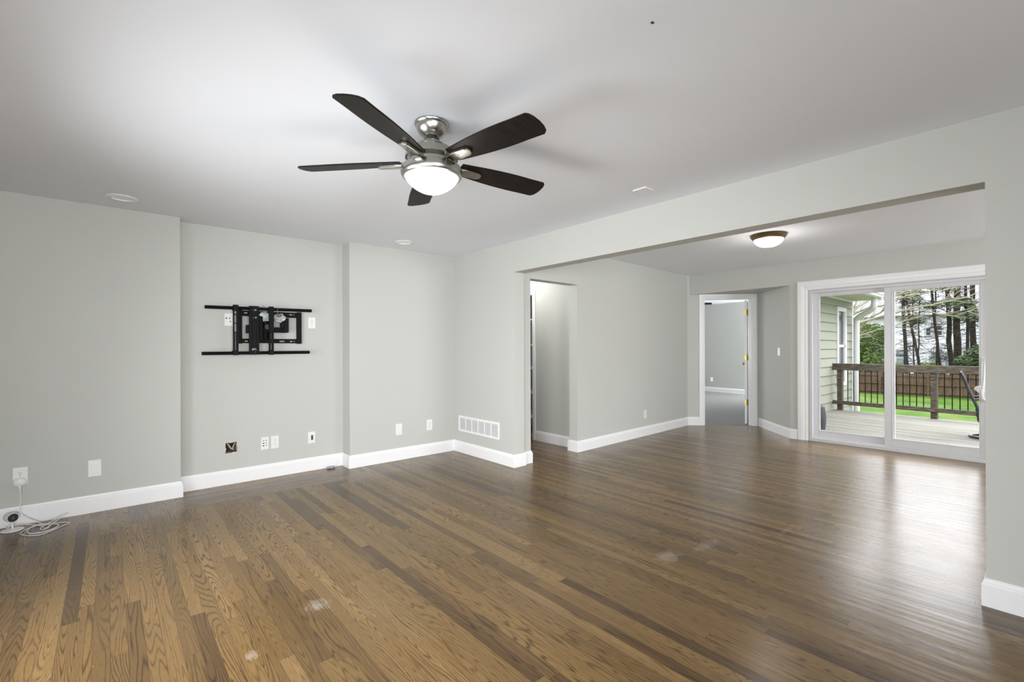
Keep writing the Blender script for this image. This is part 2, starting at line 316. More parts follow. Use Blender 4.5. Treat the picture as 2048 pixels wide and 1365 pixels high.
# ------------------------------------------------------------------ mesh helpers
class MB:
    def __init__(s): s.bm = bmesh.new()
    def _faces(s, vs, fs):
        bv = [s.bm.verts.new(v) for v in vs]
        for f in fs:
            try: s.bm.faces.new([bv[i] for i in f])
            except ValueError: pass
        return s
    def box(s, x0, x1, y0, y1, z0, z1, M=None):
        vs = [Vector(p) for p in ((x0,y0,z0),(x1,y0,z0),(x1,y1,z0),(x0,y1,z0),(x0,y0,z1),(x1,y0,z1),(x1,y1,z1),(x0,y1,z1))]
        if M: vs = [M @ v for v in vs]
        return s._faces(vs, [(3,2,1,0),(4,5,6,7),(0,1,5,4),(1,2,6,5),(2,3,7,6),(3,0,4,7)])
    def prism(s, pts, z0, z1):
        n = len(pts); a = sum(pts[i][0]*pts[(i+1)%n][1]-pts[(i+1)%n][0]*pts[i][1] for i in range(n))
        if a < 0: pts = pts[::-1]
        vs = [(x, y, z0) for x, y in pts] + [(x, y, z1) for x, y in pts]
        return s._faces(vs, [tuple(range(n))[::-1], tuple(range(n, 2*n))] + [(i, (i+1)%n, n+(i+1)%n, n+i) for i in range(n)])
    def extr(s, pts, M, h):            # outline in local xy, extruded along local z by h, placed by M
        n = len(pts); a = sum(pts[i][0]*pts[(i+1)%n][1]-pts[(i+1)%n][0]*pts[i][1] for i in range(n))
        if a < 0: pts = pts[::-1]
        vs = [M @ Vector((x, y, 0)) for x, y in pts] + [M @ Vector((x, y, h)) for x, y in pts]
        return s._faces(vs, [tuple(range(n))[::-1], tuple(range(n, 2*n))] + [(i, (i+1)%n, n+(i+1)%n, n+i) for i in range(n)])
    def wall(s, a, b, z0, z1, th, holes=()):   # th>0: thickness to the left of a->b
        a = Vector(a); b = Vector(b); d = b-a; L = d.length; d /= L; n = Vector((-d.y, d.x))
        xs = sorted({0, L, *[h[0] for h in holes], *[h[1] for h in holes]}); zs = sorted({z0, z1, *[h[2] for h in holes], *[h[3] for h in holes]})
        for i in range(len(xs)-1):
            for j in range(len(zs)-1):
                cx = (xs[i]+xs[i+1])/2; cz = (zs[j]+zs[j+1])/2
                if any(h[0] < cx < h[1] and h[2] < cz < h[3] for h in holes): continue
                p, q = a+d*xs[i], a+d*xs[i+1]
                s.prism([tuple(p), tuple(q), tuple(q+n*th), tuple(p+n*th)], zs[j], zs[j+1])
        return s
    def tube(s, pts, r, seg=8, cap=True):
        pts = [Vector(p) for p in pts]; rs = r if isinstance(r, (list, tuple)) else [r]*len(pts)
        rings = []; up = Vector((0, 0, 1)); prev = None
        for i, p in enumerate(pts):
            t = (pts[min(i+1, len(pts)-1)]-pts[max(i-1, 0)]).normalized()
            if prev is None:
                nn = t.cross(up if abs(t.z) < .9 else Vector((1, 0, 0))).normalized()
            else: nn = (prev - t*prev.dot(t)).normalized()
            prev = nn; bb = t.cross(nn)
            rings.append([s.bm.verts.new(p + (nn*math.cos(2*PI*k/seg)+bb*math.sin(2*PI*k/seg))*rs[i]) for k in range(seg)])
        for a, b in zip(rings, rings[1:]):
            for k in range(seg): s.bm.faces.new((a[k], a[(k+1)%seg], b[(k+1)%seg], b[k]))
        if cap: s.bm.faces.new(rings[0][::-1]); s.bm.faces.new(rings[-1])
        return s
    def lathe(s, prof, seg=32, M=None, cap=False):  # prof: [(r,z)]
        M = M or Matrix.Identity(4); rings = []
        for r, z in prof:
            if r < 1e-5: rings.append([s.bm.verts.new(M @ Vector((0, 0, z)))])
            else: rings.append([s.bm.verts.new(M @ Vector((r*math.cos(2*PI*k/seg), r*math.sin(2*PI*k/seg), z))) for k in range(seg)])
        for a, b in zip(rings, rings[1:]):
            for k in range(seg):
                f = [a[k % len(a)], a[(k+1) % len(a)], b[(k+1) % len(b)], b[k % len(b)]]
                g = []
                for v in f:
                    if v not in g: g.append(v)
                if len(g) > 2: s.bm.faces.new(g)
        if cap:
            for rg in (rings[0], rings[-1]):
                if len(rg) > 2: s.bm.faces.new(rg)
        return s
    def ell(s, c, rx, ry, rz, seg=16, rings=10):
        M = Matrix.Translation(c) @ Matrix.Diagonal((rx, ry, rz, 1))
        return s.lathe([(math.sin(PI*i/rings), -math.cos(PI*i/rings)) if 0 < i < rings else (0, -math.cos(PI*i/rings)) for i in range(rings+1)], seg, M)
    def sweep(s, path, prof, closed=False, capz=True):   # plan polyline, profile [(offset to the left, z)]
        P = [Vector(p) for p in path]; n = len(P); rings = []
        for i in range(n):
            d0 = (P[i]-P[i-1]).normalized() if (i > 0 or closed) else None
            d1 = (P[(i+1) % n]-P[i]).normalized() if (i < n-1 or closed) else None
            d0 = d0 or d1; d1 = d1 or d0
            n0 = Vector((-d0.y, d0.x)); n1 = Vector((-d1.y, d1.x)); mvec = (n0+n1).normalized(); k = 1/max(.3, mvec.dot(n0))
            rings.append([s.bm.verts.new((P[i].x+mvec.x*o*k, P[i].y+mvec.y*o*k, z)) for o, z in prof])
        m = len(prof)
        for a, b in zip(rings, rings[1:]):
            for k in range(m): s.bm.faces.new((a[k], b[k], b[(k+1) % m], a[(k+1) % m]))
        s.bm.faces.new(rings[0][::-1] if True else rings[0]); s.bm.faces.new(rings[-1]); return s
    def build(s, name, m, parent=None, world=None, smooth=False, bevel=0, bseg=2, kind=None, solid=0):
        bmesh.ops.recalc_face_normals(s.bm, faces=s.bm.faces)
        me = bpy.data.meshes.new(name)
        root = parent
        while root is not None and root.parent: root = root.parent
        if root is not None and world:
            Mi = (Matrix.Translation(root.location) @ Matrix.Rotation(root.rotation_euler.z, 4, 'Z')).inverted()
            s.bm.transform(Mi)
        s.bm.to_mesh(me); s.bm.free()
        o = bpy.data.objects.new(name, me); COL.objects.link(o); me.materials.append(m)
        if parent: o.parent = parent
        if smooth:
            for p in me.polygons: p.use_smooth = True
        if solid: md = o.modifiers.new('solid', 'SOLIDIFY'); md.thickness = solid
        if bevel: md = o.modifiers.new('bevel', 'BEVEL'); md.width = bevel; md.segments = bseg; md.limit_method = 'ANGLE'; md.angle_limit = math.radians(40)
        if smooth:
            try:
                md = o.modifiers.new('wn', 'WEIGHTED_NORMAL'); md.keep_sharp = True
                for e_ in me.edges: pass
                me.set_sharp_from_angle(angle=math.radians(38))
            except Exception: pass
        if kind: o['kind'] = kind
        return o
def recentre(o):
    if o.type != 'MESH' or o.parent: return o
    vs = [v.co for v in o.data.vertices]
    c = Vector(((min(v.x for v in vs)+max(v.x for v in vs))/2, (min(v.y for v in vs)+max(v.y for v in vs))/2, min(v.z for v in vs)))
    o.data.transform(Matrix.Translation(-c)); o.location = c; return o
def tag(o, label, cat, group=None, kind=None):
    o['label'] = label; o['category'] = cat
    if group: o['group'] = group
    if kind: o['kind'] = kind
    return o
def thing(name, label, cat, loc=(0, 0, 0), rz=0, group=None):
    o = bpy.data.objects.new(name, None); COL.objects.link(o); o.location = loc; o.rotation_euler = (0, 0, rz); o.empty_display_size = .05
    return tag(o, label, cat, group)
def structure(name, loc=(0, 0, 0), rz=0, label=None):
    o = bpy.data.objects.new(name, None); COL.objects.link(o); o.location = loc; o.rotation_euler = (0, 0, rz); o.empty_display_size = .05
    o['kind'] = 'structure'
    if label: o['label'] = label
    return o
def copytree(o, parent=None):
    c = o.copy(); COL.objects.link(c); c.parent = parent
    for ch in list(o.children): copytree(ch, c)
    return c
def RX(M=None, **k): pass

# ------------------------------------------------------------------ room shell
ZC = 2.44; ZD = 2.485; T = 2.62      # main ceiling, dining ceiling, wall tops above the ceilings
D0 = Vector((7.265, 3.905)); D1 = Vector((8.04, 3.08)); DU = (D1-D0).normalized(); DN = Vector((-DU.y, DU.x))  # diagonal door wall; DN points out
if DN.dot(Vector((1, 1))) < 0: DN = -DN
def st(name, mb, m, **k):
    label = k.pop('label', None)
    o = mb.build(name, m, kind='structure', **k)
    if label: o['label'] = label
    return o

f = MB()
f.box(-0.9, 4.66, -4.36, 6.15, -0.09, 0.0).box(4.66, 7.44, -4.36, 3.99, -0.09, 0.0)
f.prism([(7.44, 2.20), (8.12, 3.02), (8.05, 3.09), (7.44, 3.74)], -0.09, 0.0)
st('floor', f, M_FLOOR)
f = MB(); f.prism([(7.44, 3.75), (8.06, 3.10), (8.14, 3.17), (13.6, 3.17), (13.9, 8.3), (4.7, 8.3), (4.7, 4.02), (7.36, 4.0)], -0.09, 0.002)
st('floor_bedroom', f, M_CARPET)

# north wall (three steps), with the torn hole
w = MB(); w.box(-0.9, 0.468, 4.95, 5.27, -0.05, T)
w.wall((1.952, 5.11), (0.468, 5.11), -0.05, T, -0.16, holes=[(1.952-.932, 1.952-.827, .294, .40)])
w.box(1.952, 3.575, 4.91, 5.27, -0.05, T)
w.box(.80, .96, 5.262, 5.30, .26, .44)
st('wall_north', w, M_WALL)
# east wall: pier, beam, near pier; hallway side
w = MB(); w.box(3.296, 3.445, 3.76, 4.91, -0.05, T).box(3.445, 3.575, 3.795, 6.0, -0.05, T)
w.box(3.296, 3.445, 0.194, 3.76, 2.113, T).box(3.296, 3.445, -4.2, 0.194, -0.05, T)
st('wall_east', w, M_WALL)
# dining north wall with the hall opening
w = MB(); w.box(3.575, 4.37, 3.795, 3.93, 2.075, T)
w.prism([(4.37, 3.795), (7.265, 3.905), (7.27, 4.04), (4.37, 3.93)], -0.05, T)
st('wall_dining_north', w, M_WALL)
# hall and closet
w = MB(); w.wall((4.51, 3.93), (4.51, 6.15), -0.05, T, -0.12, holes=[(0.80, 1.52, -0.05, 2.045)])
w.box(3.445, 4.63, 6.0, 6.15, -0.05, T)
st('wall_hall', w, M_WALL)
w = MB(); w.box(5.22, 5.30, 4.4, 5.8, -.05, T).box(4.63, 5.22, 4.4, 4.48, -.05, T).box(4.63, 5.22, 5.72, 5.8, -.05, T)
st('wall_closet', w, M_WALL)
w = MB(); w.box(3.40, 5.30, 3.93, 6.15, 2.45, 2.55); st('ceiling_hall', w, M_CEIL)
# closet shelves
t = thing('closet_shelf_unit', 'white shelf unit half hidden in the hall closet behind the white casing', 'shelves', (4.9, 5.1, 0))
for i, z in enumerate((0.26, 0.62, 0.98, 1.33, 1.70)):
    MB().box(4.68, 5.21, 4.49, 5.70, z, z+.02).build('shelf', M_TRIM, t, world=True)
for x in (4.68, 5.17): MB().box(x, x+.03, 5.66, 5.71, 0, 1.75).build('upright', M_TRIM, t, world=True)

# diagonal door wall, niche return and header
w = MB(); w.wall(tuple(D0), tuple(D1), -0.05, T, 0.12 if DN.dot(Vector((-(D1-D0).y, (D1-D0).x))) > 0 else -0.12, holes=[(0.262, 1.033, -0.05, 2.108)])
st('wall_niche_left', w, M_WALL)
w = MB(); w.prism([(7.29, 2.134), (7.29, 2.37), (8.04, 3.08), (8.14, 2.99), (7.44, 2.30), (7.44, 2.134)], -0.05, T)
w.prism([(7.29, 3.895), (7.29, 2.37), (8.04, 3.08)], 2.17, T)
st('wall_niche_right', w, M_WALL)
w = MB(); w.box(7.29, 7.44, 0.345, 2.134, 2.072, T).box(7.29, 7.44, -4.2, 0.345, -0.05, T)
st('wall_dining_east', w, M_WALL)
# unseen walls with their windows
w = MB(); w.wall((-0.75, -4.36), (-0.75, 5.0), -0.05, T, 0.15, holes=[(4.11, 5.61, 0.4, 1.9), (6.16, 7.76, .35, 1.7)]); st('wall_west', w, M_WALL)
w = MB(); w.wall((-0.9, -4.2), (7.44, -4.2), -0.05, T, -0.15, holes=[(0.25, 1.45, .45, 2.05), (5.0, 7.6, .65, 2.05)]); st('wall_south', w, M_WALL)
def plain_window(name, a, b, z0, z1, out):
    a = Vector(a); b = Vector(b); d = (b-a).normalized(); n = Vector(out); L = (b-a).length
    r = structure(name, (a.x, a.y, 0))
    fr = MB()
    def bar(s0, s1, za, zb):
        p, q = a+d*s0, a+d*s1; fr.prism([tuple(p+n*.075), tuple(q+n*.075), tuple(q+n*.14), tuple(p+n*.14)], za, zb)
    bar(0, .05, z0, z1); bar(L-.05, L, z0, z1); bar(.05, L-.05, z0, z0+.05); bar(.05, L-.05, z1-.05, z1); bar(L/2-.03, L/2+.03, z0+.05, z1-.05)
    fr.build('window_frame', M_VINYL, r, world=True)
    g = MB(); p, q = a+n*.11, b+n*.11; g.prism([tuple(p), tuple(q), tuple(q+n*.006), tuple(p+n*.006)], z0+.03, z1-.03); g.build('pane', M_GLASS, r, world=True)
plain_window('window_2', (-0.75, -.25), (-0.75, 1.25), .4, 1.9, (-1, 0))
plain_window('window_5', (-0.75, 1.80), (-0.75, 3.40), .35, 1.7, (-1, 0))
plain_window('window_3', (-.65, -4.2), (.55, -4.2), .45, 2.05, (0, -1))
plain_window('window_4', (4.1, -4.2), (6.7, -4.2), .65, 2.05, (0, -1))
# ceilings
w = MB(); w.box(-0.9, 3.35, -4.35, 5.2, ZC, ZC+.12); st('ceiling', w, M_CEIL)
w = MB(); w.prism([(3.40, -4.35), (7.40, -4.35), (7.40, 4.0), (3.40, 3.86)], ZD, ZD+.10); st('ceiling_dining', w, M_CEIL)
# bedroom shell
w = MB(); w.prism([(12.85, 3.17), (13.56, 8.3), (13.71, 8.3), (13.0, 3.17)], -.05, 2.7); st('wall_bedroom_east', w, M_WALL)
w = MB(); w.wall((4.7, 8.15), (13.7, 8.15), -.05, 2.7, .15, holes=[(3.6, 5.4, .7, 2.1)]); st('wall_bedroom_north', w, M_WALL)
w = MB(); w.box(5.3, 5.4, 4.0, 8.3, -.05, 2.7); st('wall_bedroom_west', w, M_WALL)
w = MB(); w.prism([(5.3, 4.04), (7.36, 4.04), (8.12, 3.2), (8.2, 3.15), (13.2, 3.15), (13.7, 8.3), (5.3, 8.3)], 2.555, 2.68); st('ceiling_bedroom', w, M_CEIL)

# baseboards ---------------------------------------------------------------
BB = [(0, 0), (.016, 0), (.016, .108), (.012, .113), (.012, .121), (.007, .128), (.006, .137), (0, .137)]
BB = [(-a, z) for a, z in BB]   # paths run with the wall on the left => profile on the right
def base(name, path): st(name, MB().sweep(path, BB), M_TRIM)
base('baseboard_north', [(-0.75, -4.2), (-0.75, 4.95), (0.468, 4.95), (0.468, 5.11), (1.952, 5.11), (1.952, 4.91), (3.296, 4.91), (3.296, 3.76), (3.445, 3.76), (3.447, 3.795), (3.575, 3.795), (3.575, 6.0)])
base('baseboard_hall', [(4.51, 4.665), (4.51, 3.93), (4.37, 3.93), (4.37, 3.795), (7.265, 3.905), tuple(D0+DU*.195)])
base('baseboard_niche', [tuple(D0+DU*1.125), (8.04, 3.08), (7.29, 2.37), (7.29, 2.276)])
base('baseboard_east', [(3.445, -4.2), (3.445, 0.194), (3.296, 0.194), (3.296, -4.2)])
base('baseboard_dining_east', [(7.29, .20), (7.29, -4.2)])
base('baseboard_south', [(3.296, -4.2), (-0.75, -4.2)])
base('baseboard_bedroom', [(7.4, 8.15), (13.54, 8.15), (12.86, 3.22)])

# casings -----------------------------------------------------------------
def casing(name, a, b, z1, wdt, th, n, floorz=0):     # a,b: opening edges in plan, n: unit normal into room
    a = Vector(a); b = Vector(b); d = (b-a).normalized(); n = Vector(n); m = MB()
    prof = [(0, 0), (.35*th, 0), (.6*th, .12*wdt), (.6*th, .30*wdt), (.85*th, .40*wdt), (th, .62*wdt), (th, .93*wdt), (.7*th, wdt), (0, wdt)]   # (out of wall, away from opening)
    def pt(s, z, o): p = a+d*s+n*o; return (p.x, p.y, z)
    L = (b-a).length
    rings = []
    for (o, q) in prof:
        rings.append([pt(-q, floorz, o), pt(-q, z1+q, o), pt(L+q, z1+q, o), pt(L+q, floorz, o)])
    vs = [[m.bm.verts.new(p) for p in r] for r in rings]
    K = len(prof)
    for i in range(K):
        r0, r1 = vs[i], vs[(i+1) % K]
        for k in range(3): m.bm.faces.new((r0[k], r0[k+1], r1[k+1], r1[k]))
    m.bm.faces.new([vs[i][0] for i in range(K)]); m.bm.faces.new([vs[i][3] for i in range(K)][::-1])
    return st(name, m, M_TRIM)
casing('trim_1', (7.29, 2.150), (7.29, .335), 2.078, .125, .022, (-1, 0))
casing('trim_2', tuple(D0+DU*.262), tuple(D0+DU*1.033), 2.108, .075, .018, tuple(-DN))
casing('trim_3', (4.51, 4.745), (4.51, 5.44), 2.04, .066, .02, (-1, 0))

# ------------------------------------------------------------------ interior door on the diagonal
dr = structure('door_2', (D0.x, D0.y, 0), label='white interior door standing open into the carpeted bedroom')
def dq(s, o): p = D0+DU*s+DN*o; return (p.x, p.y)
j = MB()
for s0, s1 in ((.262, .280), (1.015, 1.033)): j.prism([dq(s0, 0), dq(s1, 0), dq(s1, .12), dq(s0, .12)], 0.002, 2.108)
j.prism([dq(.28, 0), dq(1.015, 0), dq(1.015, .12), dq(.28, .12)], 2.09, 2.108)
j.prism([dq(1.003, .045), dq(1.015, .045), dq(1.015, .078), dq(1.003, .078)], 0.002, 2.09)
j.build('door_jamb', M_TRIM, dr, world=True)
# leaf swung about 100 degrees into the bedroom, hinged on the right
hp = D0+DU*1.004+DN*.128
ang = math.radians(20.3)
ld = Vector((math.cos(ang), math.sin(ang))); ln = Vector((ld.y, -ld.x))
if ln.dot(DU) > 0: ln = -ln
hp2 = hp + ld*.006
leafm = MB(); a_ = hp2 - DU*0.004; leafm.prism([tuple(a_), tuple(a_+ld*.74), tuple(a_+ld*.74+ln*.036), tuple(a_+ln*.036)], 0.012, 2.085)
lf = leafm.build('door_leaf', M_TRIM, dr, world=True)
kn = MB(); kc = a_+ld*.68+ln*.036; Mk = Matrix.Translation((kc.x, kc.y, 1.0)) @ Vector((ln.x, ln.y, 0)).to_track_quat('Z', 'Y').to_matrix().to_4x4()
kn.lathe([(.0, 0), (.03, 0), (.03, .006), (.012, .01), (.012, .03), (.027, .042), (.027, .056), (0, .066)], 16, Mk); kn.build('door_knob', M_BRASS, dr, world=True, smooth=True)
for z in (.373, 1.121, 1.878):
    hgm = MB(); c = hp - DN*.004 - DU*.010
    hgm.tube([(c.x, c.y, z-.048), (c.x, c.y, z+.048)], .0085, 10)
    q = D0+DU*.992+DN*.108
    hgm.prism([tuple(q), tuple(q+DU*.020), tuple(q+DU*.020+DN*.004), tuple(q+DN*.004)], z-.045, z+.045)
    h2 = a_+ln*.006
    hgm.prism([tuple(h2-ld*.0025), tuple(h2+ln*.028-ld*.0025), tuple(h2+ln*.028), tuple(h2)], z-.045, z+.045)
    hgm.build('hinge', M_BRASS, dr, world=True)['label'] = 'brass hinge'

# ------------------------------------------------------------------ sliding glass door
sd = structure('door_1', (7.36, 1.24, 0), label='white two-panel sliding patio door')
m = MB()
X0, X1 = 7.292, 7.438
m.box(X0, X1, 2.098, 2.133, 0.0, 2.071).box(X0, X1, .346, .385, 0.0, 2.071).box(X0, X1, .385, 2.098, 2.035, 2.071)
m.box(X0-.004, X1+.02, .346, 2.133, 0.0, .045).box(X0+.03, X0+.036, .385, 2.098, .045, .062).box(X0+.082, X0+.088, .385, 2.098, .045, .062)
m.build('door_frame', M_VINYL, sd, world=True, bevel=.003)
def panel(name, x, th, y0, y1, sl, sr, zb, zt, gb, gt, pm=M_VINYL):
    m = MB(); m.box(x, x+th, y0, y0+sr, zb, zt).box(x, x+th, y1-sl, y1, zb, zt).box(x, x+th, y0+sr, y1-sl, zb, gb).box(x, x+th, y0+sr, y1-sl, gt, zt)
    p = m.build(name, pm, sd, world=True, bevel=.003)
    g = MB(); g.box(x+th*.5-.003, x+th*.5+.003, y0+sr-.005, y1-sl+.005, gb-.005, gt+.005); g.build('pane', M_GLASS, p, world=True)
    # thin glazing bead
    b = MB(); q = .009
    for xx in (x-.002, x+th-.004):
        b.box(xx, xx+.006, y0+sr, y0+sr+q, gb, gt).box(xx, xx+.006, y1-sl-q, y1-sl, gb, gt).box(xx, xx+.006, y0+sr+q, y1-sl-q, gb, gb+q).box(xx, xx+.006, y0+sr+q, y1-sl-q, gt-q, gt)
    b.build('glazing_bead', M_VINYL, p, world=True)
    return p
pA = panel('fixed_panel', 7.372, .046, 1.225, 2.118, .075, .078, .05, 2.04, .140, 1.997)
pB = panel('sliding_panel', 7.316, .046, .372, 1.318, .074, .100, .06, 2.04, .148, 1.995)
# pull handle on the right stile: bowed grip with a flared lower end
hd = MB()
pts = [(7.312, .425, 1.16), (7.285, .43, 1.15), (7.262, .435, 1.10), (7.255, .437, 1.02), (7.255, .440, .93), (7.258, .446, .85), (7.25, .458, .79), (7.262, .45, .72), (7.312, .43, .69)]
hd.tube(pts, [.016, .015, .014, .013, .013, .015, .020, .018, .012], 10)
hd.box(7.302, 7.316, .40, .462, .68, 1.18)
hd.build('pull_handle', M_PLATE, pB, world=True, smooth=True)
hd = MB()
hd.extr([(-.055, .02), (-.04, .045), (0, .06), (.05, -.03), (.05, -.055), (-.02, -.02)], Matrix.Translation((7.285, .468, .80)) @ Matrix.Rotation(PI/2, 4, 'Z') @ Matrix.Rotation(PI/2, 4, 'X') @ Matrix.Rotation(0, 4, 'Z') @ Matrix.Scale(-1, 4, (1, 0, 0)), .02)
hd.build('handle_guard', M_PLATE, pB, world=True, bevel=.004)

# ------------------------------------------------------------------ ceiling fan
def make_fan(name, label, loc, angles, drop=0, rz=0, lit=True):
    t = thing(name, label, 'ceiling fan', loc, rz)     # loc at the ceiling
    m = MB(); m.lathe([(0, 0), (.086, 0), (.088, -.006), (.085, -.014), (.080, -.018), (.079, -.024), (.073, -.042), (.062, -.058), (.047, -.070), (.040, -.074), (.034, -.070), (0, -.066)], 40)
    m.build('canopy', M_NICKEL, t, smooth=True)
    m = MB(); m.ell((0, 0, -.068), .026, .026, .016, 20, 8); m.build('hanger_ball', M_SLOT, t, smooth=True)
    m = MB(); m.lathe([(0, -.06), (.013, -.06), (.013, -.085), (.018, -.086), (.018, -.100), (0, -.100)], 20); m.build('downrod', M_DNICKEL, t, smooth=True)
    m = MB(); m.lathe([(0, -.088), (.030, -.088), (.045, -.092), (.055, -.100), (.058, -.112), (.075, -.120), (.105, -.134), (.125, -.150), (.133, -.170), (.134, -.184), (.126, -.192), (.116, -.200), (.118, -.222), (.128, -.228), (.10, -.236), (0, -.236)], 48)
    m.build('motor_housing', M_NICKEL, t, smooth=True)
    m = MB(); m.lathe([(.10, -.222), (.140, -.224), (.150, -.229), (.155, -.240), (.1565, -.254), (.154, -.268), (.148, -.277), (.140, -.279), (.134, -.273), (.10, -.256)], 48)
    m.build('light_ring', M_NICKEL, t, smooth=True)
    m = MB(); R = .139; pr = []
    for i in range(15):
        u_ = 1-(1-i/14)**2; pr.append((R*(1-u_**1.4)**.55 if i < 14 else 0, -.273-.088*u_))
    m.lathe(pr, 48); m.build('glass_bowl', M_BOWL if lit else M_PLATE, t, smooth=True)
    for a_ in angles:
        A = math.radians(a_); pitch = math.radians(12.5); tilt = math.radians(-1.0)
        Mb = Matrix.Rotation(A, 4, 'Z') @ Matrix.Translation((0, 0, -.198)) @ Matrix.Rotation(-tilt, 4, 'Y') @ Matrix.Rotation(pitch if False else -pitch, 4, 'X')
        # blade outline
        out = []
        n = 22
        def hw(x):   # half width along the blade
            u = (x-.155)/(.685-.155)
            w_ = .050+.026*math.sin(min(1, u*1.25)*PI*.62)
            return w_
        xs = [.155+(.665-.155)*i/n for i in range(n+1)]
        top = [(x, hw(x)) for x in xs] ; bot = [(x, -hw(x)*0.96) for x in xs]
        wt = hw(.665)
        tip = [(.682, wt*.80), (.690, wt*.45), (.692, 0), (.688, -wt*.5), (.678, -wt*.82)]
        out = bot + tip[::-1] + top[::-1]
        out = [(x, y) for x, y in out]
        bl = MB(); bl.extr(out, Mb @ Matrix.Translation((0, 0, -.004)), .008)
        b = bl.build('blade', M_BLADE, t, bevel=.002)
        ar = MB()
        o2 = [(.14, -.020), (.165, -.026), (.185, -.030), (.262, -.026), (.278, -.018), (.284, 0), (.278, .018), (.262, .026), (.185, .030), (.165, .026), (.14, .020)]
        ar.extr(o2, Mb @ Matrix.Translation((0, 0, -.020)), .016)
        ar.extr([(.118, -.014), (.19, -.020), (.19, .020), (.118, .014)], Matrix.Rotation(A, 4, 'Z') @ Matrix.Translation((0, 0, -.212)), .014)
        ar.build('blade_bracket', M_NICKEL, b, bevel=.003)
    return t
fan = make_fan('ceiling_fan', 'dark five-blade ceiling fan with brushed nickel body and lit white bowl', (1.247, 2.055, ZC), (-149, -81.5, -7.5, 66, 134.5))
L = bpy.data.lights.new('fan_bulb', 'POINT'); L.energy = 4; L.shadow_soft_size = .12; L.color = (1, .98, .95)
lo = bpy.data.objects.new('fan_bulb', L); lo.location = (1.247, 2.055, ZC-.44); COL.objects.link(lo)
make_fan('ceiling_fan', 'dark ceiling fan in the bedroom, blade tips showing past the door casing', (10.62, 5.86, 2.555), (-68, 4, 76, 148, -140), lit=False)

# flush light in the dining area
t = thing('flush_ceiling_light', 'small bronze-rimmed dome ceiling light glowing warm above the dining area', 'ceiling light', (5.28, 1.92, ZD))
m = MB(); m.lathe([(0, 0), (.168, 0), (.172, -.006), (.168, -.012), (.172, -.020), (.160, -.036), (.150, -.046), (.142, -.050), (.138, -.046), (0, -.03)], 48); m.build('rim', M_BRONZE, t, smooth=True)
m = MB(); m.lathe([(.142*math.cos(i/12*PI/2)**.9 if i < 12 else 0, -.046-.085*math.sin(i/12*PI/2)) for i in range(13)], 48); m.build('glass_dome', M_FLUSH, t, smooth=True)
m = MB(); m.lathe([(0, -.128), (.010, -.129), (.012, -.134), (.007, -.140), (0, -.143)], 12); m.build('finial', M_BRONZE, t, smooth=True)
L = bpy.data.lights.new('dome_bulb', 'POINT'); L.energy = 5; L.shadow_soft_size = .13; L.color = (1, .96, .92)
lo = bpy.data.objects.new('dome_bulb', L); lo.location = (5.28, 1.92, ZD-.30); COL.objects.link(lo)
# hall light, hidden behind the pier but lighting the hall wall
t = thing('hall_ceiling_light', 'round white ceiling light in the hall, hidden above the opening', 'ceiling light', (4.0, 4.75, 2.45))
m = MB(); m.lathe([(0, 0), (.12, 0), (.12, -.02), (.11, -.025), (0, -.025)], 32); m.build('base', M_PLATE, t, smooth=True)
m = MB(); m.lathe([(.11, -.022), (.10, -.05), (.06, -.07), (0, -.078)], 32); m.build('glass_dome', M_FLUSH, t, smooth=True)
L = bpy.data.lights.new('hall_bulb', 'POINT'); L.energy = 14; L.shadow_soft_size = .08; L.color = (1, .98, .94)
lo = bpy.data.objects.new('hall_bulb', L); lo.location = (4.0, 4.75, 2.26); COL.objects.link(lo)

# recessed downlights
def can(label, x, y):
    t = thing('recessed_downlight', label, 'downlight', (x, y, ZC), 0, 'recessed downlights by the north wall')
    m = MB(); m.lathe([(.060, .0), (.064, -.009), (.072, -.010), (.088, -.008), (.095, -.002), (.095, .0)], 40); m.build('trim_ring', M_TRIM, t, smooth=True)
    m = MB(); m.lathe([(.064, -.003), (.050, -.0015), (0, -.001)], 40); m.build('baffle', mat('frosted_lens', (.93, .93, .93, 1), .3), t, smooth=True)
can('white recessed downlight above the outlet plates at far left', .076, 4.585)
can('white recessed downlight near the middle step of the north wall', 2.405, 4.54)
m = MB(); Mp = Matrix.Translation((2.94, 1.915, ZC)); m.box(-.056, .056, -.056, .056, -.009, 0, Mp)
tag(recentre(m.build('ceiling_cover_plate', M_PLATE, bevel=.002)), 'small square white cover plate on the ceiling beside the beam', 'cover plate')
m = MB(); m.box(-.006, .006, -.004, .004, -.002, 0.0, Matrix.Translation((1.451, .907, ZC)))
tag(recentre(m.build('screw_anchor', M_DNICKEL)), 'tiny dark screw anchor left in the bare ceiling near the camera', 'anchor')

